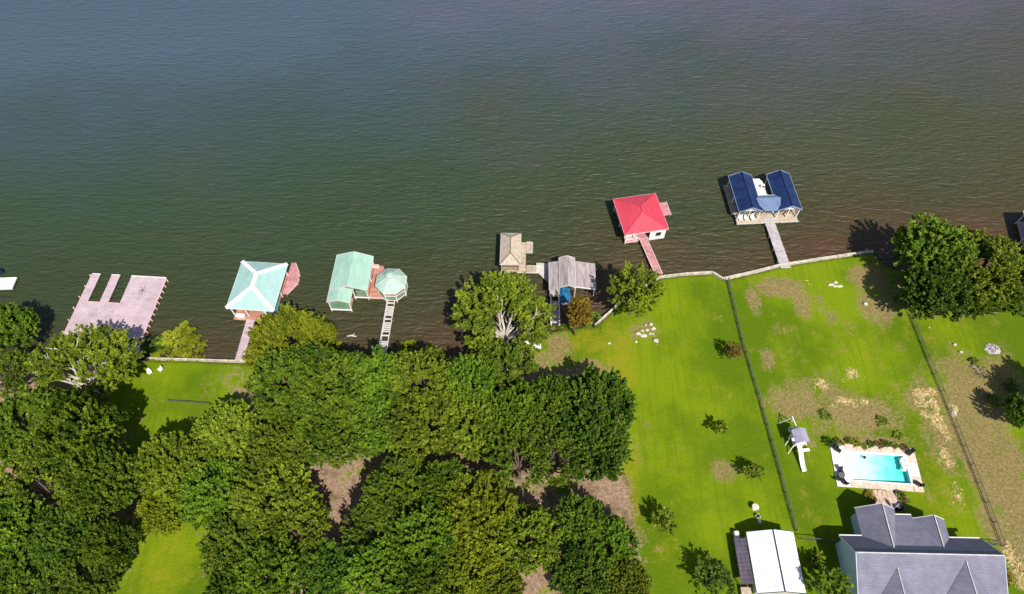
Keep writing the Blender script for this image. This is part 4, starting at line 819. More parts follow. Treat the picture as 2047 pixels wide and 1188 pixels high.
# furniture round the pool
def lounge(px, py, rz, label, m=m_black):
    b = P(px, py, 1.08); o = thing('pool_chair', label, 'chair', (b[0], b[1], 1.06), rz)
    obj('seat', MB().box((0, 0, .38), (.65, .9, .08)), m, o); obj('backrest', MB().beam((0, .42, .4), (0, .75, 1.0), .65, .07), m, o)
    for s in (-.28, .28):
        for t in (-.38, .38): obj('leg', MB().box((s, t, .17), (.06, .06, .34)), m, o)
lounge(1669, 893, .5, 'dark chair at the far left corner of the pool deck'); lounge(1674, 901, .9, 'dark chair nearer the water at the far left pool corner')
lounge(1676, 957, 2.2, 'dark chair at the near left corner of the pool deck, left of the table'); lounge(1685, 963, 3.6, 'dark chair at the near left pool corner, closest to the house')
lounge(1681, 946, .2, 'dark chair at the left pool side, farthest from the house'); lounge(1833, 968, 4.0, 'dark chair alone at the near right corner of the pool deck')
lounge(1816, 907, 5.3, 'dark chair at the far right corner of the pool deck')
b = P(1679, 953, 1.06); o = thing('patio_table', 'round dark table among the chairs by the near left pool corner', 'table', (b[0], b[1], 1.06)); obj('tabletop', MB().cyl((0, 0), .5, .68, .72, 12), m_post, o); obj('leg', MB().cyl((0, 0), .06, 0, .68, 6), m_black, o)
b = P(1728, 914.5, .9); o = obj('pool_float', MB().blob((0, 0, .06), (.28, .28, .14), 3, 8, 5, .1), m_black); o.location = (b[0], b[1], .9); tag(o, 'small dark float on the pool water', 'float')
# path of pavers from the pool to the house
r = thing('garden_path', 'rosy paved path from the pool deck to the house', 'path', P(1772, 995))
b0 = P(1772, 995)
for i in range(6):
    for j in range(7):
        p = P(1754 + i * 8.5 + rnd.uniform(-1, 1) + (j - 3) * 1.5, 984 + j * 5.6 + rnd.uniform(-.6, .6)) - b0
        obj('paver', MB().box((p[0], p[1], .03 + rnd.uniform(0, .02)), (.62, .56, .1), rnd.uniform(-.08, .08)), m_paver, r)

# ------------------------------------------------------------------ 11. playset
b = P(1590, 893); r = thing('playset', 'white vinyl playset with lavender canopy and long slide', 'playset', b, .12)
for x in (-.75, .75):
    for y in (-.2, 1.5): obj('tower_post', MB().box((x, y, 1.6), (.16, .16, 3.2)), m_slide, r)
obj('platform', MB().box((0, .65, 1.5), (1.8, 1.9, .12)), m_slide, r)
for s in (-1, 1): obj('canopy_panel', MB().slab([(0, -.5, 3.75), (0, 1.8, 3.75), (s * 1.15, 1.8, 3.05), (s * 1.15, -.5, 3.05)][::s], .06), m_canopy, r)
for y in (-.25, 1.55): obj('rail', MB().box((0, y, 2.2), (1.5, .08, .5)), m_slide, r)
sl = MB(); pts = [(-.1, -.4, 1.55), (-.1, -1.4, 1.2), (-.1, -2.6, .55), (-.1, -3.4, .28), (-.1, -4.2, .22)]
for i in range(4): sl.beam(pts[i], pts[i + 1], .62, .07)
for s in (-.33, .33):
    for i in range(4): sl.beam((pts[i][0] + s, pts[i][1], pts[i][2] + .1), (pts[i + 1][0] + s, pts[i + 1][1], pts[i + 1][2] + .1), .07, .22)
obj('slide', sl, m_slide, r)
obj('slide_support', MB().box((-.1, -2.3, .3), (.5, .1, .6)), m_slide, r)
ld = MB()
for s in (-.3, .3): ld.beam((1.9, .3 + s, 0), (.85, .3 + s, 1.6), .09, .09)
for k in range(5): ld.beam((1.8 - k * .22, 0, .25 + k * .3), (1.8 - k * .22, .6, .25 + k * .3), .07, .07)
obj('ladder', ld, m_slide, r)
for s in (-1, 1):
    obj('swing_leg', MB().beam((s * 1.1 - .3, 4.2, 0), (-.1, 3.9, 2.7), .13, .13), m_slide, r)
    obj('side_brace', MB().beam((-.8, -.2 + .7 * (s + 1), 1.4), (-1.6, -1.0 + .7 * (s + 1), 0), .1, .1), m_slide, r)
obj('swing_beam', MB().beam((-.1, 4.1, 2.75), (0, 1.5, 2.75), .15, .15), m_slide, r)
tg = [(.42 * math.cos(t) + .0, 2.6 + .42 * math.sin(t), .7) for t in np.linspace(0, 2 * math.pi, 13)]
obj('tyre_swing', MB().tube(tg, [.14] * 13, 7), m_slide, r)
for k in range(3): t = k * 2.09; obj('chain', MB().beam((.4 * math.cos(t), 2.6 + .4 * math.sin(t), .75), (0, 2.6, 2.7), .035, .035), m_post, r)
obj('bench_seat', MB().box((1.25, -.9, .5), (1.2, .5, .08)), m_slide, r); obj('bench_leg', MB().box((.8, -.9, .23), (.1, .4, .46)), m_slide, r); obj('bench_leg', MB().box((1.7, -.9, .23), (.1, .4, .46)), m_slide, r)
obj('steering_panel', MB().box((.3, -1.1, 1.1), (.7, .08, .7)), m_slide, r)

# ------------------------------------------------------------------ 12. fences
def fence(px, label, hgt=1.05, step=2.6):
    pts = [P(x, y)[:2] for x, y in px]; r = thing('wire_fence', label, 'fence', (*pts[0], G)); wires = MB()
    o0 = pts[0]
    for i in range(len(pts) - 1):
        p, q = pts[i] - o0, pts[i + 1] - o0; L = np.linalg.norm(q - p); n = max(1, int(L / step))
        for k in range(n + 1):
            if k == n and i < len(pts) - 2: continue
            t = p + (q - p) * k / n; obj('post', MB().cyl((t[0], t[1]), .06, -.3, hgt + .08, 6), m_post, r)
        obj('top_rail', MB().beam((*p, hgt), (*q, hgt), .07, .07), m_post, r); obj('bottom_rail', MB().beam((*p, .1), (*q, .1), .05, .05), m_post, r)
        for z in np.linspace(.22, hgt - .1, 5): wires.beam((*p, z), (*q, z), (.009), .009)
        m_ = int(L / .3)
        for k in range(m_): t = p + (q - p) * (k + .5) / m_; wires.beam((*t, .1), (*t, hgt), (.009), .009)
    obj('wire_mesh', wires, m_wire, r, True)
fence([(1454, 562), (1482, 680), (1515, 790), (1550, 915), (1590, 1062)], 'long wire fence between the striped lawn and the playset lot')
fence([(1818, 630), (1852, 715), (1896, 820), (1940, 930), (1985, 1045), (2003, 1092)], 'long wire fence between the pool lot and the brown dirt lot')
fence([(1597, 1078), (1640, 1082), (1662, 1084)], 'short wire fence joining the shed to the house', 1.2, 1.6)
fence([(2003, 1092), (1985, 1090), (1968, 1088)], 'short wire fence meeting the right corner of the house', 1.2, 1.6)
fence([(338, 803), (380, 805), (420, 808)], 'low wire fence across the small lawn at the left', .5, 2.0)

# ------------------------------------------------------------------ 13. stones, ash, chairs
def rock(px, py, rx, ry, rz, label, seed, m=m_rock):
    b = P(px, py); o = obj('rock', MB().blob((0, 0, rz * .4), (rx * .72, ry * .72, rz * .75), seed, 8, 5, .3), m); o.location = b; return tag(o, label, 'rock')
ROCKS = [(1276, 668, .7, .4, .35, 'flat pale rock left of the shore tree roots'), (1287, 672, .9, .45, .3, 'long pale rock lying nearest below the tall shore tree'), (1300, 650, .5, .5, .5, 'pale rock directly right of the tall shore tree trunk'), (1306, 658, .6, .4, .4, 'pale rock at the right rim of the stone cluster under the shore tree'), (1311, 682, .65, .5, .55, 'white boulder standing apart below the stone cluster'), (1293, 661, .5, .35, .35, 'pale rock in the middle of the cluster under the shore tree'), (1272, 684, .35, .3, .2, 'small yellowish stone left of the white boulder'), (1218, 687, .35, .3, .25, 'small yellow stone alone on the lawn left of the rock cluster'), (1660, 570, .7, .4, .3, 'pale rubble stone at the left of the rubble on the pier lawn'), (1669, 566, .6, .4, .4, 'pale rubble stone topmost in the rubble on the pier lawn'), (1677, 573, .9, .35, .28, 'long pale rubble stone at the right of the rubble on the pier lawn'), (1668, 573, .5, .4, .3, 'pale rubble stone in the middle of the rubble on the pier lawn'), (1729, 609, .6, .5, .5, 'white boulder on the bare patch beside the big shore trees'), (1771, 609, .35, .35, .4, 'small pale boulder right of the white boulder on the bare patch'), (1757, 603, .3, .25, .3, 'brownish stone between the two boulders on the bare patch'), (1907, 690, .42, .42, .4, 'round pale stone on the right lawn left of the ash heap'), (1920, 705, .42, .3, .4, 'pointed pale stone just below the round one on the right lawn'), (1857, 655, .2, .2, .2, 'tiny pale stone on the right lawn near the fence top'), (1905, 825, .5, .8, .3, 'long pale stone right of the pool lot fence')]
ROCKS += [(1283, 662, .5, .4, .35, 'tan chunk touching the roots of the tall shore tree'), (1299, 668, .55, .35, .3, 'tan chunk between the long pale rock and the white boulder'), (1290, 651, .35, .3, .4, 'small tan chunk at the far side of the shore tree roots'), (1305, 668, .4, .3, .3, 'small tan chunk at the lower right of the root stones')]
for k, (x, y, a1, a2, a3, lb) in enumerate(ROCKS): rock(x, y, a1, a2, a3, lb, 20 + k, m_tan if 'tan chunk' in lb else m_rock)
b = P(1984, 698); r = thing('fire_ring', 'round grey heap of ash and burnt sticks on the right lawn', 'ash heap', b)
obj('ash', MB().blob((0, 0, 0), (1.35, 1.15, .25), 4, 14, 6, .15), m_ash, r)
for k in range(9): t = k * .7; obj('stick', MB().tube([(1.0 * math.cos(t), .8 * math.sin(t), .2), (.9 * math.cos(t + 2.2), .7 * math.sin(t + 2.2), .3)], [.06, .04], 5), m_whitebark if k % 2 else m_bark, r)
b = P(1955, 742); r = thing('brush_pile', 'tangled bare brush with mauve twigs at the edge of the tree shade', 'brush', b)
for k in range(26):
    t = rnd.uniform(0, 6.28); q_ = (rnd.uniform(-.9, .9), rnd.uniform(-1.3, 1.3), .05); l = rnd.uniform(.6, 1.4)
    obj('twig', MB().tube([q_, (q_[0] + l * .5 * math.cos(t), q_[1] + l * .5 * math.sin(t), .5), (q_[0] + l * math.cos(t), q_[1] + l * math.sin(t), rnd.uniform(.3, 1.0))], [.05, .04, .02], 4), m_ash if k % 2 else m_bark, r)
for k, (px, py, rz, lb) in enumerate(((301, 746, .6, 'white garden chair on the shaded part of the small left lawn'), (322, 741, -.5, 'second white garden chair, nearer the lit part of the small left lawn'))):
    o = thing('garden_chair', lb, 'chair', P(px, py), rz, 'white chairs on the small left lawn')
    o.scale = (.78, .78, .78); obj('seat', MB().box((0, 0, .38), (.7, .7, .08)), m_white, o); obj('backrest', MB().beam((0, .33, .4), (0, .6, 1.15), .7, .07), m_white, o)
    for s in (-.4, .4): obj('armrest', MB().box((s, 0, .62), (.14, .75, .05)), m_white, o)
    for s in (-.3, .3):
        for t in (-.3, .3): obj('leg', MB().box((s, t, .17), (.08, .08, .34)), m_white, o)
for k, (px, py, rz, L_, lb) in enumerate(((1066, 681, .05, 2.6, 'white plank bench farthest from the woods, by the bleached tree'), (1058, 689, -.15, 2.2, 'middle white plank bench below the bleached tree'), (1072, 697, .1, 1.7, 'white plank bench nearest the woods by the bare patch'))):
    o = thing('plank_bench', lb, 'bench', P(px, py), rz, 'white plank benches near the bleached tree')
    obj('seat', MB().box((0, 0, .42), (L_, .5, .08)), m_white, o); obj('backrest', MB().box((0, .3, .72), (L_, .07, .4)), m_white, o)
    for s in (-.4, .4): obj('leg', MB().box((s * L_, 0, .19), (.1, .42, .38)), m_white, o)
# ------------------------------------------------------------------ trees
def unit(v): return v / (np.linalg.norm(v, axis=-1, keepdims=True) + 1e-9)
def leaves_mesh(name, pos, axis, rng, per, tl, tr, leaf, tint, up=.5):
    """tufts of leaf faces: each tuft a finger of leaves along its axis"""
    n = len(pos); t = rng.random((n, per)); ln = tl * (.7 + .6 * rng.random((n, 1)))
    rad = rng.normal(size=(n, per, 3)); ax = axis[:, None, :]
    rad -= (rad * ax).sum(-1, keepdims=True) * ax; rad = unit(rad)
    prof = (np.sin(np.clip(t, .02, 1) * 2.6 + .35))[..., None] * tr * np.sqrt(rng.random((n, per, 1)))
    c = pos[:, None, :] + ax * (t * ln)[..., None] + rad * prof
    ld = unit(rad * .9 + ax * .7 + rng.normal(size=(n, per, 3)) * .35)
    nr = unit(rad * .5 + ax * .3 + np.array([0, 0, up]) + rng.normal(size=(n, per, 3)) * .45)
    sd = unit(np.cross(ld, nr)); s = leaf * (.7 + .6 * rng.random((n, per, 1)))
    a = c - ld * s * .55; b = c + sd * s * .36 - nr * s * .08; d = c + ld * s * .62; e = c - sd * s * .36 - nr * s * .08
    v = np.stack([a, b, d, e], 2).reshape(-1, 3); q = np.arange(len(v)).reshape(-1, 4)
    me = mesh_np(name, v, q); at = me.attributes.new('tint', 'FLOAT', 'POINT')
    tv = np.repeat(np.clip(tint[:, None] + rng.normal(size=(n, per)) * .10, 0, 1).reshape(-1), 4); at.data.foreach_set('value', tv.astype(np.float32))
    return me
def dome_crown(name, seed, R, h0, h1, nl, dens, per=26, tl=1.0, tr=.34, leaf=.34, lobe=.40, cone=0.0, fill=.3, low=-.35, upb=0.0, hole=None, voids=14):
    rng = np.random.default_rng(seed); hz = (h1 - h0) / 2; zc = (h0 + h1) / 2
    d = unit(rng.normal(size=(nl * 6, 3))); d = d[d[:, 2] > low]
    pick = [d[0]]                                   # spread lobes out
    for _ in range(nl - 1):
        k = np.argmax(np.min(np.linalg.norm(d[:, None] - np.array(pick)[None], axis=2), 1) + rng.random(len(d)) * .25); pick.append(d[k])
    pick = np.array(pick); lr = R * lobe * (.75 + .5 * rng.random(nl)); sh = .98 - lobe * .9
    lc = pick * np.array([R * sh, R * sh, hz * sh]) * (.85 + .3 * rng.random((nl, 1)))
    if cone: tt = np.clip((lc[:, 2] / hz + 1) / 2, 0, 1); f = 1 - cone * tt; lc[:, :2] *= f[:, None]; lr *= np.clip(f * 1.05, .35, 1)
    lc = np.concatenate([lc, [[0, 0, hz * .25]]]); lr = np.append(lr, R * .5 * (1 - cone * .6))
    vd = unit(rng.normal(size=(voids, 3)) + np.array([0, 0, .35])); VO = np.concatenate([vd * np.array([R, R, hz]) * (.8 + .2 * rng.random((voids, 1))), R * (.10 + .14 * rng.random((voids, 1)))], 1)
    P_, A_, T_ = [], [], []; flat = np.array([1, 1, min(1, hz / R * 1.1)])
    for i in range(len(lc)):
        n = int(dens * 4 * math.pi * lr[i] ** 2); u = unit(rng.normal(size=(n, 3))); u = u[u[:, 2] > -.55]
        dp = np.where(rng.random(len(u)) < fill, .45 + .4 * rng.random(len(u)), .9 + .14 * rng.random(len(u)))
        p = lc[i] + u * (lr[i] * dp)[:, None] * flat
        vv = VO; kp = (np.linalg.norm((p[:, None] - vv[None, :, :3]) / flat, axis=2) > vv[None, :, 3] * (.8 + .4 * rng.random((len(p), 1)))).all(1); p, u = p[kp], u[kp]
        if hole:
            kp = ((p[:, 0] / R - hole[0]) / hole[2]) ** 2 + ((p[:, 1] / R - hole[1]) / hole[3]) ** 2 > .7 + .6 * rng.random(len(p)); p, u = p[kp], u[kp]
        dd = np.linalg.norm((p[:, None] - lc[None]) / flat, axis=2) / lr[None]; dd[:, i] = 9
        ok = dd.min(1) > .72; p, u = p[ok], u[ok]
        out = unit(p * np.array([1, 1, .6]) + np.array([0, 0, hz * .2]))
        A_.append(unit(u * .8 + out * .5 + np.array([0, 0, .35]) + rng.normal(size=u.shape) * .3) if not upb else unit(u * .6 + out * .4 + np.array([0, 0, upb]) + rng.normal(size=u.shape) * .25)); P_.append(p)
        T_.append(np.clip(rng.normal(.5 + rng.normal() * .18, .28, len(p)), 0, 1))
    p = np.concatenate(P_) + np.array([0, 0, zc]); a = np.concatenate(A_); p = p - a * tl * .5
    return leaves_mesh(name, p, a, rng, per, tl, tr, leaf, np.concatenate(T_)), lc + np.array([0, 0, zc])
def limbs(name, seed, lc, h0, r0, twigs=0, lift=0.0, R=5.):
    rr = random.Random(seed); mb = MB(); fork = (rr.uniform(-.2, .2), rr.uniform(-.2, .2), h0 * .75)
    mb.tube([(0, 0, -.4), (0, 0, .25), (fork[0] * .5, fork[1] * .5, h0 * .4), fork], [r0 * 1.5, r0 * 1.05, r0 * .9, r0 * .75], 9)
    for k, c in enumerate(lc[:16]):
        m = ((c[0] * .45 + rr.uniform(-.4, .4)), (c[1] * .45 + rr.uniform(-.4, .4)), fork[2] + (c[2] - fork[2]) * .6 + lift * .4)
        e = (c[0], c[1], c[2] + lift); mb.tube([fork, m, e], [r0 * .5, r0 * .3, r0 * .1], 6)
        for j in range(twigs):
            t = rr.uniform(.2, 1); s = [m[i] + (e[i] - m[i]) * t for i in range(3)]; l = rr.uniform(.22, .42) * R
            o = unit(np.array([c[0] + rr.uniform(-3, 3), c[1] + rr.uniform(-3, 3), 1.2 + rr.uniform(-1, 2.5)])); q = [s[i] + o[i] * l for i in range(3)]
            mid_ = [s[i] + o[i] * l * .5 + rr.uniform(-.15, .15) for i in range(3)]; mb.tube([s, mid_, q], [r0 * .17, r0 * .1, r0 * .035], 5)
    return mb.mesh(name)
def skeleton(name, seed, R):
    rr = random.Random(seed); mb = MB(); by = -.30 * R; f = (.1, by + .3, 1.7)
    mb.tube([(0, by, -.4), (0, by, .3), f], [.55, .42, .36], 9)
    for k in range(15):
        an = -.35 + 3.85 * (k + rr.uniform(-.3, .3)) / 14; l = R * rr.uniform(.45, .95); e = (l * math.cos(an) * .85, by + .2 + l * math.sin(an) * .8, rr.uniform(4.5, 9.0))
        p1 = tuple(f[i] + (e[i] - f[i]) * .33 + rr.uniform(-.3, .3) for i in range(3)); p2 = tuple(f[i] + (e[i] - f[i]) * .68 + rr.uniform(-.4, .4) for i in range(3))
        mb.tube([f, p1, p2, e], [.17, .13, .085, .03], 6)
        for j in range(6):
            t = rr.random(); b = tuple(p1[i] + (p2[i] - p1[i]) * t for i in range(3)) if j < 3 else tuple(p2[i] + (e[i] - p2[i]) * t for i in range(3))
            o = unit(np.array([e[0] - f[0] + rr.uniform(-3, 3), e[1] - f[1] + rr.uniform(-3, 3), 2 + rr.uniform(-2, 3)])); m = rr.uniform(.5, 1.5)
            q = tuple(b[i] + o[i] * m * .5 + rr.uniform(-.12, .12) for i in range(3)); mb.tube([b, q, tuple(b[i] + o[i] * m for i in range(3))], [.06, .045, .018], 5)
    return mb.mesh(name)
LEAF = {
    'dark': leafmat('dark_green_leaves', (.032, .082, .006), (.140, .225, .016), .22),
    'oak': leafmat('green_leaves', (.050, .108, .006), (.195, .295, .018), .22),
    'olive': leafmat('olive_leaves', (.072, .116, .006), (.255, .320, .02), .22),
    'bright': leafmat('yellow_green_leaves', (.110, .150, .005), (.310, .345, .018), .28),
    'rust': leafmat('rusty_leaves', (.13, .090, .010), (.36, .25, .03), .28),
    'copper': leafmat('copper_leaves', (.15, .085, .025), (.38, .25, .07), .28)}
PROTO = {}
for k in range(6):
    me, lc = dome_crown('crown', 11 + k, 5.0, 2.4, 9.4, 42, 2.5, per=34, tl=1.25, tr=.19, leaf=.32, lobe=.225, fill=.05, upb=.6); PROTO['oak%d' % k] = (me, limbs('trunk', 50 + k, lc, 3.0, .32), 5.0)
for k in range(2):
    me, lc = dome_crown('crown', 31 + k, 5.0, 3.0, 9.0, 30, 2.0, per=28, tl=1.2, tr=.20, leaf=.30, lobe=.26, fill=.12, upb=.6, hole=(.05, -.45, .30, .48)); PROTO['bare%d' % k] = (me, skeleton('trunk', 60 + k, 5.0), 5.0)
for k in range(2):
    me, lc = dome_crown('crown', 41 + k, 3.2, 1.4, 8.2, 20, 2.2, per=30, tl=1.1, tr=.18, leaf=.28, lobe=.32, fill=.18, upb=.6); PROTO['tall%d' % k] = (me, limbs('trunk', 70 + k, lc, 2.0, .24), 3.2)
me, lc = dome_crown('crown', 47, 2.6, 1.0, 9.0, 20, 2.7, per=22, tl=.8, tr=.24, leaf=.28, lobe=.36, cone=.55); PROTO['cypress'] = (me, limbs('trunk', 77, lc, 1.8, .2), 2.6)
for k in range(2):
    me, lc = dome_crown('crown', 51 + k, 1.2, .8, 3.1, 11, 6.0, per=18, tl=.5, tr=.12, leaf=.17, lobe=.40, cone=.5 * k); PROTO['young%d' % k] = (me, limbs('trunk', 80 + k, lc, .7, .06), 1.2)
for k in range(3):
    me, lc = dome_crown('crown', 61 + k, 1.2, .0, 1.7, 8, 3.4, per=18, tl=.6, tr=.18, leaf=.24, lobe=.42, low=-.1); PROTO['shrub%d' % k] = (me, limbs('trunk', 90 + k, lc, .3, .05), 1.2)
me, lc = dome_crown('crown', 58, 4.0, 3.4, 10.4, 13, 2.1, per=30, tl=1.2, tr=.19, leaf=.29, lobe=.34, fill=.14, upb=.5, cone=.3); PROTO['airy'] = (me, limbs('trunk', 79, lc, 2.6, .26, 2), 4.0)
cnt = {}
def tree(px, py, rp, kind, leaf, ht, label, name='oak_tree', cat='tree', group=None, sx=1.0, sz=None, bark=None, rot=None, zc=None):
    base = kind; ks = sorted(k for k in PROTO if k.startswith(base)); i = cnt.get(base, 0); cnt[base] = i + 1; me, tm, R0 = PROTO[ks[i % len(ks)]]
    top = max(v for v in (9.2, 9.0, 8.2) if True)
    full = {'oak': 9.4, 'bare': 9.2, 'tall': 8.5, 'cypr': 9.2, 'airy': 10.6, 'youn': 3.1, 'shru': 1.9}[base[:4]]
    z = G + ht * (.62 if base[:4] not in ('shru',) else .4); c = P(px, py, z); R = rp * depth(c) / F
    t = thing(name, label, cat, (c[0], c[1], G if shore_y(c[0]) - c[1] > .4 else -.3), rnd.uniform(0, 6.28) if rot is None else rot, group)
    s = R / R0; t.scale = (s, s * sx, ht / full)
    for nm, mm, mt in (('crown', me, LEAF[leaf]), ('trunk', tm, bark or m_bark)):
        o = bpy.data.objects.new(nm, mm)
        if not mm.materials: mm.materials.append(mt)
        link(o, t); o.material_slots[0].link = 'OBJECT'; o.material_slots[0].material = mt
    return t
#      x     y    r   kind   leaf    height label
TREES = [
 (12, 652, 58, 'oak', 'oak', 9, 'leafy tree at the left picture edge, topmost of the left woods by the water'),
 (12, 748, 52, 'bare', 'oak', 8, 'tree with pale limbs at the left edge below the waterside tree'),
 (45, 862, 80, 'oak', 'oak', 9, 'broad oak at the left edge below the sandy brown patch'),
 (165, 868, 80, 'oak', 'oak', 15, 'rounded oak directly below the pale branched tree by the pink dock'),
 (90, 968, 84, 'bare', 'olive', 10, 'olive toned oak in the middle of the left woods'),
 (205, 960, 70, 'oak', 'oak', 14, 'oak bordering the dark shade gap right of the left woods'),
 (25, 1060, 72, 'oak', 'oak', 10, 'oak at the left edge, second up from the lower left corner'),
 (130, 1075, 66, 'oak', 'dark', 9, 'dark oak in the lower left woods beside the black gaps'),
 (50, 1165, 70, 'oak', 'oak', 9, 'oak filling the lower left corner of the picture'),
 (176, 1165, 66, 'oak', 'oak', 9, 'oak at the bottom edge left of the grassy clearing'),
 (228, 1085, 46, 'oak', 'oak', 11, 'smaller oak on the left rim of the lower grassy clearing'),
 (345, 935, 76, 'oak', 'olive', 9, 'olive oak between the deep shade gap and the lower clearing'),
 (330, 1020, 50, 'oak', 'bright', 7, 'yellowish low tree at the top of the lower grassy clearing'),
 (460, 872, 76, 'oak', 'olive', 7.5, 'olive oak at the lower right corner of the small lit lawn'),
 (560, 900, 62, 'oak', 'olive', 9, 'olive oak left of the shaded dirt path in the woods'),
 (430, 985, 70, 'oak', 'oak', 9, 'oak right above the lower grassy clearing'),
 (550, 985, 80, 'oak', 'olive', 10, 'broad olive oak left of the lit pinkish dirt'),
 (600, 1060, 66, 'bare', 'olive', 9, 'olive oak below left of the pinkish dirt path'),
 (484, 1092, 78, 'oak', 'oak', 9, 'oak on the right rim of the lower grassy clearing'),
 (540, 1150, 78, 'oak', 'oak', 10, 'oak at the bottom edge two crowns right of the clearing'),
 (462, 1180, 46, 'oak', 'dark', 8, 'dark oak at the bottom edge touching the grassy clearing'),
 (650, 1150, 70, 'oak', 'dark', 9, 'dark green oak at the bottom edge below the dirt path'),
 (575, 765, 80, 'oak', 'oak', 10, 'oak below the bright yellow-green shore tree'),
 (665, 775, 86, 'oak', 'oak', 11, 'dense oak behind the shore left of the gazebo walkway'),
 (576, 842, 64, 'oak', 'oak', 7, 'oak along the right side of the small lit lawn'),
 (662, 862, 74, 'oak', 'oak', 10, 'oak just above the shaded dirt path in the woods'),
 (755, 768, 74, 'oak', 'oak', 10, 'oak crown at the foot of the gazebo walkway'),
 (750, 855, 72, 'oak', 'oak', 10, 'oak in the upper middle woods right of the dirt path top'),
 (845, 768, 76, 'oak', 'olive', 10, 'olive oak at the shore right of the gazebo walkway'),
 (850, 850, 74, 'oak', 'olive', 11, 'tall olive oak in the centre of the upper woods'),
 (935, 775, 66, 'oak', 'oak', 10, 'oak below left of the white branched shore tree'),
 (945, 850, 72, 'oak', 'olive', 10, 'olive oak in the upper woods above the shady brown track'),
 (1010, 735, 62, 'tall', 'oak', 9, 'upright green tree directly below the bleached white tree'),
 (1030, 830, 66, 'oak', 'oak', 10, 'oak in the right half of the upper woods, left of the darkest crown'),
 (1035, 905, 72, 'bare', 'oak', 9, 'oak at the lower right of the upper woods above the dark track'),
 (1110, 810, 66, 'oak', 'oak', 10, 'oak below the bare brown patch near the plank benches'),
 (1190, 825, 78, 'oak', 'dark', 11, 'dark dense oak bulging towards the striped lawn'),
 (1195, 905, 66, 'oak', 'dark', 10, 'dark oak at the lawn edge above the triangular bare dirt'),
 (1110, 910, 70, 'bare', 'oak', 9, 'oak left above the triangular bare dirt'),
 (795, 985, 82, 'oak', 'oak', 10, 'broad oak right of the lit pinkish dirt path'),
 (745, 1060, 62, 'bare', 'oak', 9, 'oak lower right of the pinkish dirt path'),
 (890, 970, 56, 'oak', 'oak', 9, 'oak below the shady brown track in the lower woods'),
 (845, 1075, 76, 'oak', 'oak', 10, 'oak left of the yellow-green crown in the lower woods'),
 (960, 1030, 88, 'oak', 'bright', 11, 'bright yellow-green broad crown in the middle of the lower woods'),
 (1045, 1075, 66, 'oak', 'olive', 9, 'olive tree joined to the right of the yellow-green crown'),
 (940, 1130, 66, 'oak', 'bright', 9, 'yellow-green tree at the bottom edge under the brightest crown'),
 (760, 1150, 74, 'oak', 'oak', 9, 'oak at the bottom edge in the middle of the lower woods'),
 (860, 1168, 62, 'oak', 'oak', 9, 'oak at the bottom edge left of the yellow-green pair'),
 (1000, 1175, 46, 'oak', 'olive', 8, 'olive tree at the bottom edge left of the small bare patch'),
 (1160, 1050, 60, 'oak', 'oak', 8, 'oak below the triangular bare dirt, left of the lawn'),
 (1220, 1090, 56, 'oak', 'oak', 8, 'oak at the lawn edge below the triangular bare dirt'),
 (1165, 1150, 66, 'oak', 'dark', 9, 'dark oak at the bottom edge right of the small bare patch'),
 (1250, 1165, 48, 'oak', 'olive', 7, 'olive tree at the bottom edge nearest the striped lawn'),
]
for t_ in TREES: tree(t_[0], t_[1], t_[2] * .93, *t_[3:5], t_[5] * rnd.uniform(.88, 1.16), t_[6], rot=rnd.uniform(-.6, .6) if t_[3] == 'bare' else None, sx=rnd.uniform(.86, 1.16))
tree(172, 742, 98, 'bare', 'olive', 9.5, 'half bare tree with white limbs in front of the pink dock', bark=m_whitebark, rot=-.5)
tree(572, 682, 76, 'oak', 'bright', 10, 'bright yellow-green rounded tree by the aqua boathouse walkway', name='shore_tree')
tree(640, 668, 30, 'oak', 'bright', 8, 'small yellow-green round crown at the shore right of the bright tree', name='shore_tree')
tree(1005, 628, 96, 'bare', 'olive', 10, 'leafy waterside tree with bleached white limbs showing in the middle', bark=m_whitebark, rot=.1, name='shore_tree')
tree(1156, 622, 35, 'cypress', 'rust', 13, 'narrow rusty brown tree beside the whitish walkway', name='cypress_tree')
tree(1271, 580, 60, 'airy', 'olive', 12.5, 'tall leafy shore tree over the pale rocks by the red walkway', name='shore_tree', rot=1.0)
tree(1866, 500, 74, 'tall', 'oak', 13, 'tall dark green tree, left one of the big lakeside trees', name='shore_tree')
tree(1868, 580, 62, 'oak', 'dark', 10, 'dark lower tree below the tall lakeside pair', name='shore_tree')
tree(1965, 535, 82, 'oak', 'olive', 11, 'broad olive yellow tree, right one of the big lakeside trees', name='shore_tree')
tree(1935, 590, 50, 'oak', 'oak', 8, 'green tree tucked under the olive lakeside crown', name='shore_tree')
tree(2010, 585, 44, 'oak', 'dark', 7, 'small dark tree at the right picture edge below the olive crown', name='shore_tree')
tree(2195, 825, 78, 'oak', 'dark', 13, 'tree beyond the right picture edge that shades the dirt lot')
tree(2040, 822, 30, 'tall', 'dark', 7, 'dark green tree cut by the right edge in the pool lot shade')
tree(1467, 702, 17, 'young', 'copper', 4.4, 'small copper coloured tree touching the long lawn fence', name='young_tree')
tree(1440, 856, 19, 'young', 'olive', 4.0, 'small sparse green tree in the middle of the striped lawn', name='young_tree')
tree(1507, 944, 20, 'young', 'olive', 3.4, 'small thin olive tree between lawn fence and pinkish bare spot', name='young_tree')
tree(1328, 1042, 31, 'young', 'olive', 5.2, 'cone shaped green tree alone low on the striped lawn', name='young_tree')
tree(1428, 1160, 40, 'young', 'dark', 4.6, 'dark spiky tree at the bottom edge left of the white shed', name='young_tree')
tree(1664, 1172, 46, 'young', 'oak', 7.5, 'green tree between the white shed and the house', name='young_tree')
tree(1630, 1125, 20, 'shrub', 'olive', 2.0, 'brownish green bush against the right wall of the shed', name='shrub', cat='bush')
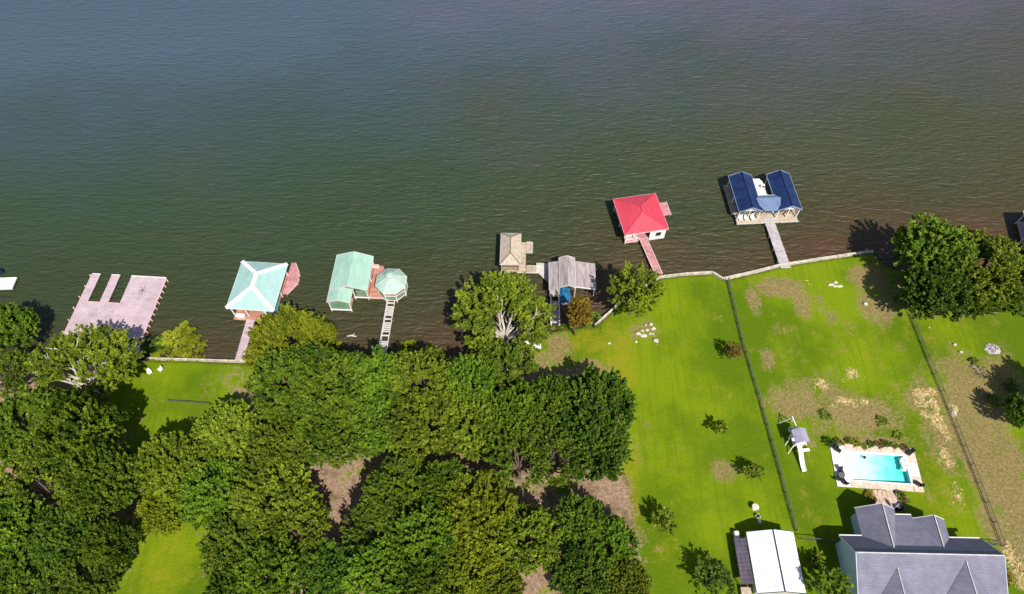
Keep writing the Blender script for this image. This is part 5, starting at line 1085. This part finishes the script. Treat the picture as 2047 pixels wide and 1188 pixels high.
SHR = [
 (345, 690, 48, 'bright', 1.8, 'long low bush on the shore right of the pink dock'), (383, 694, 28, 'bright', 1.4, 'yellowish end of the shore bushes nearest the aqua walkway'), (303, 686, 26, 'dark', 1.7, 'dark bush at the right corner of the pink dock'),
 (820, 692, 24, 'bright', 1.6, 'pale yellow-green bush right of the gazebo walkway foot'), (865, 705, 24, 'olive', 1.6, 'olive bush on the shore between the pale bush and the bleached tree'), (670, 690, 16, 'bright', 1.3, 'little bush left of the driftwood shore shade'),
 (975, 655, 22, 'olive', 1.5, 'yellowish bush under the left limbs of the bleached tree'), (1190, 640, 22, 'oak', 1.5, 'green bush right of the rusty cypress by the seawall'), (1130, 655, 18, 'olive', 1.2, 'olive bush at the foot of the rusty cypress'),
 (1810, 600, 26, 'dark', 2.0, 'dark bush at the left foot of the big lakeside trees'), (1840, 618, 22, 'oak', 1.6, 'green bush at the top of the pool lot fence'), (2028, 610, 24, 'oak', 1.8, 'green bush at the right edge below the lakeside trees'), (1890, 605, 26, 'oak', 1.6, 'green bush in the middle of the lakeside thicket edge'),
 (1655, 884, 9, 'dark', 1.1, 'dark bush at the far left outer corner of the pool deck'), (1676, 884, 10, 'olive', .7, 'olive bush behind the far left pool deck, second in the bed'), (1694, 880, 7, 'dark', .6, 'dark clump in the poolside bed, third from the left'), (1710, 884, 10, 'bright', .6, 'yellow-green clump in the poolside bed above the float'), (1728, 894, 7, 'olive', .6, 'olive clump jutting onto the deck above the float'), (1741, 890, 8, 'dark', .7, 'dark clump at the middle of the poolside bed'), (1758, 889, 8, 'copper', .5, 'tan dry clump right of the middle of the poolside bed'), (1771, 888, 8, 'dark', .8, 'tall dark clump in the right half of the poolside bed'), (1787, 892, 8, 'olive', .6, 'olive clump in the poolside bed, second from the right end'), (1808, 896, 8, 'copper', .6, 'brownish clump at the right end of the poolside bed'),
 (1736, 988, 9, 'rust', .7, 'brown plant left of the paved path at the pool'), (1743, 1000, 9, 'rust', .7, 'brown plant left of the paved path nearer the house'), (1800, 990, 10, 'dark', .8, 'dark plant right of the paved path at the pool'), (1808, 1000, 9, 'rust', .7, 'brown plant right of the paved path nearer the house'),
 (1795, 872, 10, 'olive', .6, 'low weeds on the brown ground above the pool right half'), (1650, 830, 12, 'olive', .6, 'low weeds on the brown ground above the pool left corner'), (1765, 842, 12, 'olive', .6, 'low dark weeds on the bare slope towards the straw'), (2020, 770, 16, 'dark', 1.0, 'dark leafy bush in the shade at the right edge'), (1985, 800, 14, 'oak', .9, 'small bush on the left rim of the shade at the right edge'), (1948, 722, 9, 'olive', .9, 'small leafy bush just above the bare brush pile'),
 (1990, 1150, 26, 'rust', 1.2, 'brownish bush at the right corner of the house')]
for x, y, rp, lf, ht, lb in SHR: tree(x, y, rp, 'shrub', lf, ht, lb, name='shrub', cat='bush')
# loose straw and grass tufts: nobody could count them
def scatter(name, label, lst, n, seed, size, m, flat=True):
    rng = np.random.default_rng(seed); V = []
    for a, b, rx, ry, s in lst:
        k = int(n * rx * ry * s / 900); t = rng.random(k) * 6.28; q = np.sqrt(rng.random(k)) * 1.1
        for i in range(k):
            p = P(a + rx * q[i] * math.cos(t[i]), b + ry * q[i] * math.sin(t[i])); an = rng.random() * 3.14; l = size * (.5 + rng.random()); d = np.array([math.cos(an) * l, math.sin(an) * l, 0]); sd = np.array([-math.sin(an), math.cos(an), 0]) * .03
            z = rng.random() * .12 + .02
            V += [p - d / 2 - sd + (0, 0, z), p - d / 2 + sd + (0, 0, z), p + d / 2 + sd + (0, 0, z + rng.random() * .15), p + d / 2 - sd + (0, 0, z + rng.random() * .15)]
    o = obj(name, mesh_np(name, np.array(V), np.arange(len(V)).reshape(-1, 4)), m); tag(o, label, 'straw', kind='stuff')
scatter('straw', 'loose dry straw strewn over the bare patches round the pool lot', STRAW, 190, 5, .42, m_straw)
